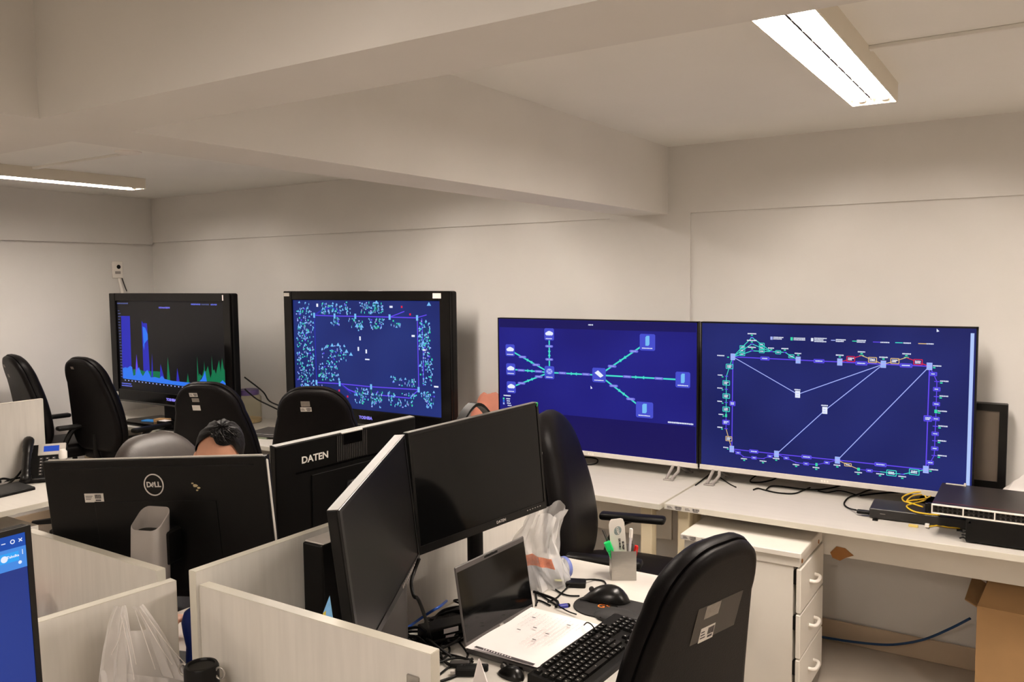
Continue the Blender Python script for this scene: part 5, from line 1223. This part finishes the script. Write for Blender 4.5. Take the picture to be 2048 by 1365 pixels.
# ---------------------------------------------------------------- things behind the foreground dividers
M_NAVY = mat('deep_blue_plastic', (22, 52, 140), .35, noise=(12, .06))
t = thing('spray_bottle', 'blue plastic bottle with red cap between the dividers', 'bottle', (-1.668, 1.20, TZ))
obj('body', MB().lathe([(0, 0), (.027, 0), (.03, .006), (.030, .10), (.028, .13), (.034, .165), (.0365, .19), (.030, .212), (.012, .225), (.0, .225)], 24), M_NAVY, t, smooth=40)
obj('cap', MB().lathe([(.0125, .224), (.0135, .226), (.0135, .245), (.010, .252), (.012, .262), (.009, .272), (0, .273)], 18), M_RED, t, smooth=40)
m = MB(); m.lathe([(0, 0), (.008, 0)], 12, mtx=Matrix.Translation((.022, -.022, .07)) @ Matrix.Rotation(R(45), 4, 'Z') @ Matrix.Rotation(R(90), 4, 'X')); 
for k in range(3): m.grid(lambda u, v: ((.0306) * math.cos(R(-75 + 45 * u)), .0306 * math.sin(R(-75 + 45 * u)), .028 + k * .012 + .005 * v), 6, 1)
obj('label_print', m, mat('pale_print', (96, 116, 170), .5, noise=(80, .2)), t)
t = thing('docking_station', 'small black box with cables below the badge monitor', 'docking station', (-1.70, 1.31, TZ), R(25))
obj('case', MB().box(-.08, .08, -.04, .04, .0, .12, .004), M_BLK, t); obj('front_plate', MB().box(-.05, .05, -.0415, -.04, .06, .095, .001), M_DKGREY, t)
obj('power_button', MB().lathe([(0, -.002), (.007, -.002), (.007, 0)], 14, mtx=Matrix.Translation((.0, -.04, .11)) @ Matrix.Rotation(R(90), 4, 'X')), M_TAG, t, smooth=40)
tag(obj('paper_note', MB().box(-.05, .03, -.03, .03, 0, .0012), M_PAPER, loc=(-1.60, 1.17, TZ), rot=(0, 0, R(20))), 'white papers on the desk between the two dividers', 'paper')
t = thing('label_printer', 'glossy black printer with rounded covers behind the left divider', 'printer', (-1.93, .98, TZ), R(12))
obj('case', MB().box(-.13, .16, -.085, .085, 0, .10, .006), M_BLK, t)
m = MB(); m.grid(lambda u, v: (-.14 + .15 * u, -.085 + .17 * v, .10 + .075 * math.sin(PI * (.2 + .6 * v)) * (1 - .3 * u)), 6, 14); m.grid(lambda u, v: (-.14 + .15 * u, -.085 + .17 * v, .10), 2, 2); obj('left_cover', m, M_DKGREY, t, smooth=50)
m = MB(); m.grid(lambda u, v: (.0 + .17 * u, -.085 + .17 * v, .098 + .065 * math.sin(PI * (.12 + .76 * v)) * (1 - .55 * u * u)), 8, 16); m.grid(lambda u, v: (.0 + .17 * u, -.085 + .17 * v, .098), 2, 2); obj('right_cover', m, M_GLOSS, t, smooth=50)
obj('grille', MB().box(-.08, .12, -.0875, -.085, .072, .098), M_WHITE, t)
m = MB()
for c_ in range(16):
    for r_ in range(2): m.box(-.077 + c_ * .0122, -.068 + c_ * .0122, -.0885, -.0875, .075 + r_ * .011, .0835 + r_ * .011)
obj('grille_holes', m, M_BLK, t)
obj('blue_strip', MB().box(-.09, .12, -.089, -.085, .045, .068), mat('bright_blue_strip', (26, 70, 214), .4, noise=(20, .03)), t)
t = thing('spray_bottle', 'bottle with red cap behind the left divider, beside the blue screen', 'bottle', (-2.18, 1.055, TZ))
obj('body', MB().lathe([(0, 0), (.03, 0), (.033, .006), (.032, .13), (.016, .16), (.0, .162)], 24), M_NAVY, t, smooth=40)
obj('cap', MB().lathe([(.018, .158), (.0215, .16), (.021, .205), (.016, .213), (0, .214)], 20), M_RED, t, smooth=40)

# ---------------------------------------------------------------- far left desk
t = thing('desk_phone', 'black desk phone with blue display and handset on the far left desk', 'telephone', (-4.25, 2.19, TZ), R(55))
# phone body is a wedge facing local -y
PT = Matrix.Rotation(R(48), 4, 'X')
obj('body', MB().box(-.09, .11, -.095, .10, -.02, .012, .008, 2, mtx=Matrix.Translation((0, .02, .085)) @ PT), M_BLK, t)
obj('base', MB().box(-.095, .115, -.085, .09, 0, .022, .008, 2), M_BLK, t)
PM = Matrix.Translation((0, .02, .085)) @ PT
def onp(nm, mb, m_, sm=False):
    o = obj(nm, mb, m_, t, smooth=sm); o.matrix_basis = PM; return o
onp('display_frame', MB().box(-.02, .105, .03, .097, .012, .016, .003), mat('phone_silver', (186, 180, 172), .4, noise=(20, .03)))
onp('display', MB().box(.005, .075, .05, .083, .016, .017), glow('phone_display', (44, 78, 180)))
km = MB()
for r_ in range(6):
    for c_ in range(4): km.box(-.012 + c_ * .028, .004 + c_ * .028, -.085 + r_ * .018, -.073 + r_ * .018, .012, .0155, .001)
onp('phone_keys', km, M_DKGREY)
km = MB()
for r_ in range(6):
    for c_ in range(4): km.box(-.007 + c_ * .028, -.002 + c_ * .028, -.081 + r_ * .018, -.077 + r_ * .018, .0155, .0158)
onp('key_print', km, M_TAG)
hs = MB(); hs.tube([(-.062, -.115, .02), (-.062, -.10, .035), (-.062, -.04, .043), (-.062, .03, .046), (-.062, .09, .043), (-.062, .118, .03)], [.02, .026, .024, .021, .019, .019, .02, .023, .025, .026, .026, .02], 12)
onp('handset', hs, M_BLK2, 60)
obj('handset_cord', MB().tube([(-.07, -.08, .02), (-.13, -.10, .006), (-.16, -.05, .006), (-.15, .03, .006), (-.10, .06, .006)], .005, 8), M_BLK, t, smooth=60)
t = thing('hand_sanitiser', 'clear pump bottle with white cap behind the badge monitor', 'bottle', (-4.04, 2.185, TZ))
obj('body', MB().lathe([(0, 0), (.036, 0), (.038, .01), (.038, .07), (.03, .092), (.012, .108)], 20), M_PET, t, smooth=40)
obj('collar', MB().lathe([(.013, .106), (.0155, .107), (.0155, .13), (.012, .13)], 16), M_BLK, t, smooth=40)
obj('cap', MB().lathe([(.0155, .13), (.019, .134), (.019, .165), (.012, .176), (0, .178)], 16), M_WHITE, t, smooth=40)
t = thing('wifi_adapter', 'small white upright device among cables on the far left desk', 'network device', (-4.30, 1.99, TZ))
obj('stand', MB().box(-.02, .02, -.02, .02, 0, .03, .003), M_BLK, t); obj('stick', MB().box(-.008, .008, -.005, .005, .03, .115, .002), M_WHITE, t); obj('antenna', MB().tube([(-.012, -.012, .03), (-.012, -.014, .105)], .0018, 6), M_BLK, t)
for k, (pts, lb_) in enumerate([([(-4.34, 1.75, .746), (-4.31, 1.85, .76), (-4.27, 1.93, .75), (-4.31, 2.02, .77), (-4.34, 2.08, .75)], 'black cable tangle beside the desk phone'), ([(-4.33, 1.7, .76), (-4.28, 1.84, .775), (-4.25, 1.95, .76), (-4.29, 2.04, .75)], 'grey cable over the black tangle on the far left desk'), ([(-4.31, 1.78, .75), (-4.24, 1.88, .746), (-4.22, 1.98, .75), (-4.28, 2.07, .765), (-4.30, 2.12, .80)], 'black cable in front of the white device')]):
    cable('tangled_cable', pts, .0055, M_CABLE if k != 1 else M_GREY, lb_, 'cables on the far left desk')

# ---------------------------------------------------------------- things on the back desks
t = thing('circuit_board', 'green circuit card leaning on the blue packet before the bar chart screen', 'circuit board', (-5.28, 3.395, TZ), R(18))
obj('board', MB().box(-.1, .09, -.0015, .0015, 0, .045, mtx=Matrix.Rotation(R(-60), 4, 'X')), mat('circuit_green', (52, 74, 50), .5, noise=(80, .3)), t)
m = MB()
for k in range(6): m.box(-.01 + k * .015, .0 + k * .015, -.004, -.0015, .012, .034, mtx=Matrix.Rotation(R(-60), 4, 'X'))
obj('chip', m, M_BLK, t)
tag(obj('blue_packet', MB().box(-.06, .06, -.03, .03, 0, .03, .004), mat('packet_blue', (46, 130, 206), .4, noise=(30, .1)), loc=(-5.245, 3.46, TZ), rot=(0, 0, R(12))), 'bright blue packet on the corner desk', 'packet')
t = thing('small_box', 'small brown box with red stripe on the corner desk', 'box', (-5.14, 3.48, TZ), R(15)); obj('box', MB().box(-.05, .05, -.03, .03, 0, .045, .001), M_CARD, t); obj('red_stripe', MB().box(.03, .0505, -.0305, .0305, .018, .034), M_RED, t)
t = thing('small_box', 'small black box at the edge of the corner desk', 'box', (-5.05, 3.44, TZ), R(5)); obj('box', MB().box(-.045, .045, -.035, .035, 0, .045, .004), M_BLK, t); obj('white_top', MB().box(-.03, .04, -.03, .02, .045, .047), M_PAPER, t)
M_GLASS = mat('clear_jar', (206, 198, 170), .08, trans=.5, alpha=.6, spec=.6, ior=1.15)
t = thing('glass_jar', 'clear glass jar with purple lid between the two thick televisions', 'jar', (-4.70, 3.86, TZ))
GZ = .03
obj('body', MB().lathe([(0, .002), (.085, .0), (.09, .01), (.09, .18), (.075, .195), (.066, .198)], 28), M_GLASS, t, smooth=40)
obj('lid', MB().lathe([(.07, .196), (.074, .198), (.074, .228), (.07, .233), (0, .233)], 28), mat('purple_plastic', (84, 66, 112), .4, noise=(15, .05)), t, smooth=40)
obj('contents', MB().lathe([(0, .006), (.084, .006), (.084, .03), (.05, .038), (0, .034)], 24), mat('golden_grains', (196, 160, 96), .8, noise=(120, .3)), t)
for pts, lb_ in [([(-4.44, 3.62, 1.10), (-4.36, 3.70, 1.0), (-4.34, 3.74, .93), (-4.26, 3.80, .88), (-4.18, 3.86, .80), (-4.12, 3.88, .75)], 'upper black cable looping from the corner television over the glass jar'), ([(-4.44, 3.62, 1.02), (-4.40, 3.68, .95), (-4.34, 3.74, .90), (-4.24, 3.80, .84), (-4.12, 3.84, .76), (-4.06, 3.86, .75)], 'lower black cable from the corner television to the desk')]:
    cable('black_cable', pts, .005, M_CABLE, lb_, 'cables between the televisions')
cable('blue_cable', [(-4.02, 3.92, .745), (-4.12, 3.84, .755), (-4.20, 3.76, .746), (-4.14, 3.70, .75), (-4.02, 3.72, .746), (-3.95, 3.78, .746)], .007, M_BLUEC, 'blue cable coil on the desk beside the dense dot television')
t = thing('laptop', 'closed dark grey laptop lying on the desk left of the chair with two labels', 'laptop', (-4.10, 3.60, TZ + .012), R(12))
obj('body', MB().box(-.17, .17, -.115, .115, 0, .012, .003), M_DKGREY, t); obj('lid', MB().box(-.17, .17, -.115, .115, .013, .021, .003), M_DKGREY, t)
tag(obj('book', MB().box(-.11, .11, -.03, .06, 0, .0115, .001), mat('green_grey_cover', (126, 134, 112), .6, noise=(20, .1)), loc=(-4.20, 3.50, TZ), rot=(0, 0, R(8))), 'thin grey-green book under the closed laptop', 'book')
t = tag(crumple((-2.72, 3.965, TZ), (.14, .05, .22), 8, 'pink plastic bag standing behind the left edge of the star diagram screen', mat('pink_plastic', (226, 150, 128), .35, noise=(9, .12), alpha=.9)), 'pink plastic bag standing behind the left edge of the star diagram screen', 'bag')
# headset over the dark monitor
t = thing('headset', 'black headset hooked over the top of the dark monitor', 'headset', (-1.345, 1.915, 1.338), R(78))
pts = [(-.065 + .13 * k / 12, .022, -.02 + .055 * math.sin(PI * k / 12)) for k in range(13)]
m = MB()
for j in range(len(pts) - 1): pass
m.loft([[Vector((p[0], p[1] + dy, p[2] + dz)) for dy, dz in ((-.016, -.004), (.016, -.004), (.016, .005), (-.016, .005))] for p in pts]); obj('headband', m, M_BLK, t, smooth=50)
for sx in (-1, 1):
    obj('ear_cup', MB().lathe([(0, -.012), (.028, -.012), (.032, 0), (.028, .012), (0, .014)], 20, mtx=Matrix.Translation((sx * .07, .026, -.06)) @ Matrix.Rotation(R(90), 4, 'Y')), M_BLK, t, smooth=45)
    obj('slider', MB().box(sx * .068 - .002, sx * .068 + .002, .012, .032, -.04, -.008), M_SILV, t)
# wall socket with duct
t = thing('wall_socket', 'white wall socket with black hole above the corner television', 'wall socket', (XL + .0305, 3.742, 1.83))
t.location.x = XL
obj('plate', MB().box(0, .012, -.042, .042, -.065, .065, .004), M_WHITE, t)
obj('hole', MB().lathe([(0, 0), (.016, 0), (.016, .003), (0, .003)], 16, mtx=Matrix.Translation((.0105, .008, .022)) @ Matrix.Rotation(R(90), 4, 'Y')), M_BLK, t)
obj('outlet_slot', MB().box(.012, .0128, -.022, .022, -.032, -.012), M_GREY, t)
t = thing('white_cable_duct', 'white cord dropping from the wall socket behind the corner television', 'cable', (XL + .012, 3.742, 1.765))
obj('cord', MB().tube([(.014, .0, 0), (.014, .01, -.06), (.014, .025, -.15), (.016, .03, -.30)], .013, 8), M_WHITE, t, smooth=60)
obj('thin_wire', MB().tube([(.01, .025, 0), (.01, .045, -.06), (.01, .06, -.10)], .004, 6), M_DKGREY, t, smooth=60)

# ---------------------------------------------------------------- the man at the cluster desk
M_SHEEN = mat('sheen_leatherette', (50, 44, 40), .46, noise=(30, .15), bump=(220, .2), spec=.5)  # sheen put into the colour, lighter than the other chairs' leatherette
chair_at((-3.02, 1.97, 1.138), R(2), 'padded chair with a painted grey-brown sheen behind the badge monitor, the man sits on it', tilt=14, m_=M_SHEEN)
M_SKIN = mat('skin', (206, 150, 122), .5, noise=(25, .06), bump=(160, .15))
M_HAIR = mat('dark_hair', (17, 14, 14), .55, spec=.25, streak=(60, .3, (1, .25, 1)), bump=(90, .6))
M_SHIRT = mat('navy_shirt', (38, 44, 58), .8, noise=(60, .1), bump=(200, .2))
M_TROU = mat('dark_trousers', (34, 34, 38), .8, noise=(60, .1))
f = Vector((.75, -.66, 0)).normalized(); l = Vector((-f.y, f.x, 0)); U = Vector((0, 0, 1))
head = Vector((-2.385, 1.822, 1.118))
man = thing('person', 'man with short dark hair bending forward behind the badge monitor', 'person', (-2.66, 2.04, 0.0), 0)
org = man.location
def W_(p): return p - org
HR = Matrix((tuple(-l), tuple(f), (0, 0, 1))).transposed()         # head local: x right, y face, z up
HR = HR @ Matrix.Rotation(R(-8), 3, 'Z') @ Matrix.Rotation(R(-13), 3, 'Y') @ Matrix.Rotation(R(-30), 3, 'X')
def hp(x, y, z): return W_(head + HR @ Vector((x, y, z)))
body = MB()
def blob(c, r, mx=None, nu=18, nv=12):
    q = MB(); q.sphere((0, 0, 0), r, nu, nv)
    body.add([(mx @ Vector(v) if mx else Vector(v)) + c for v in q.v], q.f)
def limb(mb, pts, rs, n=14):
    pts = [Vector(p) for p in pts]; sp = spline(pts, 5); k = len(sp) - 1
    rr_ = []
    for i in range(len(sp)):
        u = i / k * (len(rs) - 1); j = min(int(u), len(rs) - 2); rr_.append(rs[j] + (rs[j + 1] - rs[j]) * (u - j))
    mb.tube(sp, rr_, n, smooth=False)
# head: cranium, face, jaw, nose, ears
blob(hp(0, -.012, .03), (.074, .094, .088), HR); blob(hp(0, .02, -.03), (.066, .078, .085), HR); blob(hp(0, .04, -.075), (.045, .05, .04), HR)
blob(hp(0, .098, -.03), (.013, .018, .022), HR, 10, 8); blob(hp(0, .092, -.008), (.009, .014, .024), HR, 10, 8)
blob(hp(0, .088, -.068), (.024, .009, .009), HR, 10, 6)
for s in (-1, 1):
    blob(hp(s * .076, -.006, -.018), (.010, .022, .034), HR, 10, 8); blob(hp(s * .03, .082, .016), (.022, .012, .008), HR, 10, 6)
neck0 = W_(head - f * .085 - U * .12)
sh = W_(Vector((-2.525, 1.93, .935)))
limb(body, [hp(0, -.03, -.05), hp(0, -.04, -.09), neck0, sh], [.055, .054, .058, .07])
SL, SR = sh + l * .175 - U * .02, sh - l * .175 - U * .02
pel = W_(Vector((-2.66, 2.03, .69)))
EL, ER = W_(Vector((-2.13, 1.86, .785))), W_(Vector((-2.47, 1.60, .80)))
HL, HRr = W_(Vector((-1.93, 1.660, .945))), W_(Vector((-2.08, 1.40, .785)))
for a, b, c in ((SL, EL, HL), (SR, ER, HRr)):
    limb(body, [a, a.lerp(b, .5) + U * .01, b], [.055, .046, .04]); limb(body, [b, b.lerp(c, .5), c], [.042, .036, .026])
def hand(wr, fwd, side, upv):
    fwd = fwd.normalized(); side = (side - fwd * side.dot(fwd)).normalized(); n = fwd.cross(side)
    if n.dot(upv) < 0: n = -n
    pc = wr + fwd * .05
    mx = Matrix((tuple(side), tuple(fwd), tuple(n))).transposed(); blob(pc, (.042, .05, .016), mx, 12, 8)
    for i, ln in enumerate((.068, .078, .072, .056)):
        b = wr + fwd * .085 + side * (.03 - i * .0205)
        limb(body, [b - fwd * .03, b, b + fwd * ln * .45 - n * .006, b + fwd * ln * .8 - n * .02, b + fwd * ln * .95 - n * .036], [.0095, .0092, .0085, .0078, .007], 8)
    b = wr + fwd * .03 + side * .036
    limb(body, [b - side * .012, b + side * .02 + fwd * .018, b + side * .03 + fwd * .045 - n * .008, b + side * .028 + fwd * .065 - n * .014], [.013, .011, .0095, .008], 8)
hand(HL, Vector((.12, -.10, .75)), l * -1, f); hand(HRr, Vector((.6, -.55, -.02)), l, U)
# feet and legs (under trousers)
KL, KR = W_(Vector((-2.26, 1.93, .58))), W_(Vector((-2.45, 1.66, .58)))
FL, FR = W_(Vector((-2.22, 1.90, .08))), W_(Vector((-2.42, 1.62, .08)))
for h0, k_, a_ in ((pel + l * .09, KL, FL), (pel - l * .09, KR, FR)):
    limb(body, [h0, h0.lerp(k_, .5), k_], [.085, .075, .058]); limb(body, [k_, k_.lerp(a_, .4), a_], [.056, .05, .036])
limb(body, [sh, sh.lerp(pel, .5), pel], [.12, .125, .13], 18)
me = mk('body', body, M_SKIN, 60)
bo = obj('body', me, None, man)
rm = bo.modifiers.new('weld', 'REMESH'); rm.mode = 'VOXEL'; rm.voxel_size = .007; rm.use_smooth_shade = True
sm_ = bo.modifiers.new('soften', 'SMOOTH'); sm_.factor = .5; sm_.iterations = 3
shirt = MB(); body_keep = body
limb(shirt, [sh + U * .035 + f * .0, sh, sh.lerp(pel, .3), sh.lerp(pel, .7), pel], [.075, .135, .150, .148, .145], 22)
for a, b in ((SL, EL), (SR, ER)): limb(shirt, [a.lerp(sh, .45) + U * .005, a, a.lerp(b, .35), a.lerp(b, .62)], [.07, .072, .06, .056], 16)
so = obj('shirt', shirt, M_SHIRT, man, smooth=60)
rm = so.modifiers.new('weld', 'REMESH'); rm.mode = 'VOXEL'; rm.voxel_size = .009; rm.use_smooth_shade = True
tr = MB()
limb(tr, [pel + (sh - pel) * .12, pel, pel - f * .0 - U * .045], [.146, .15, .12], 20)
for h0, k_, a_ in ((pel + l * .09, KL, FL), (pel - l * .09, KR, FR)):
    limb(tr, [h0, h0.lerp(k_, .5), k_], [.098, .088, .07], 16); limb(tr, [k_, k_.lerp(a_, .5), a_], [.07, .062, .052], 16)
to = obj('trousers', tr, M_TROU, man, smooth=60)
rm = to.modifiers.new('weld', 'REMESH'); rm.mode = 'VOXEL'; rm.voxel_size = .01; rm.use_smooth_shade = True
for a_ in (FL, FR):
    s_ = MB(); fx_ = Matrix((tuple(-l), tuple(f), (0, 0, 1))).transposed()
    q = MB(); q.sphere((0, .06, -.035), (.045, .13, .045), 16, 10)
    s_.add([fx_ @ Vector((v[0], v[1], max(v[2], -.08))) + a_ for v in q.v], q.f); obj('shoe', s_, M_BLK, man, smooth=60)
# hair: thick combed top, faded sides
hair = MB(); hs_ = random.Random(2)
def hpt(az, el, k=1.0):
    c = Vector((0, -.012, .03)); r = Vector((.078, .098, .093)) * k
    d = Vector((math.cos(el) * math.sin(az), math.cos(el) * math.cos(az), math.sin(el)))
    return Vector((c.x + d.x * r.x, c.y + d.y * r.y, c.z + d.z * r.z))
def lim(az):                                                            # lowest elevation of the hair at azimuth (0 = face)
    a = abs(az); e = 57 + 12 * max(0, math.sin(az * 1.5)) - 8 * max(0, -math.sin(az)); return R(e) if a < R(58) else R(e - (e + 22) * min(1, (a - R(58)) / R(30)))
nu, nv = 72, 22
def hf(u, v):
    az = -PI + 2 * PI * u; e0 = lim(az); el = e0 + (PI / 2 - e0) * v
    thick = .014 * min(1, v * 3) * max(0, math.sin(el)) ** .8 + .0012
    wv = .0035 * math.sin(az * 9 + 6 * el + 2 * math.sin(3 * el)) * min(1, v * 4) + .002 * math.sin(az * 23 + el * 10)
    k = 1 + (thick + wv * max(.2, math.sin(el))) / .09
    return W_(head + HR @ hpt(az, el, k))
hair.grid(hf, nu, nv)
obj('hair', hair, M_HAIR, man, smooth=60)
tf = MB()
for i in range(260):
    az = hs_.uniform(-R(100), R(100)); el = hs_.uniform(R(62), R(88)); b = hpt(az, el, 1.13); d = Vector((hs_.uniform(-.3, .3) - .45, hs_.uniform(-.5, .3), hs_.uniform(-.1, .05))).normalized() * hs_.uniform(.015, .03)
    pts = [W_(head + HR @ b), W_(head + HR @ (b + d * .5 + Vector((0, 0, .003)))), W_(head + HR @ (b + d - Vector((0, 0, .004))))]
    tf.tube(pts, [.0022, .0022, .002, .0018, .0016, .0014, .001], 4)
ho = obj('hair_strands', tf, M_HAIR, man, smooth=60); ho['kind'] = 'stuff'
for s in (-1, 1):
    e_ = MB(); e_.sphere(tuple(hp(s * .03, .086, .0)), .0115, 12, 8); obj('eye', e_, M_WHITE, man, smooth=60)
    b_ = MB(); limb(b_, [hp(s * .013, .098, .022), hp(s * .03, .098, .028), hp(s * .05, .085, .022)], [.003, .004, .0025], 6); obj('eyebrow', b_, M_HAIR, man, smooth=60)
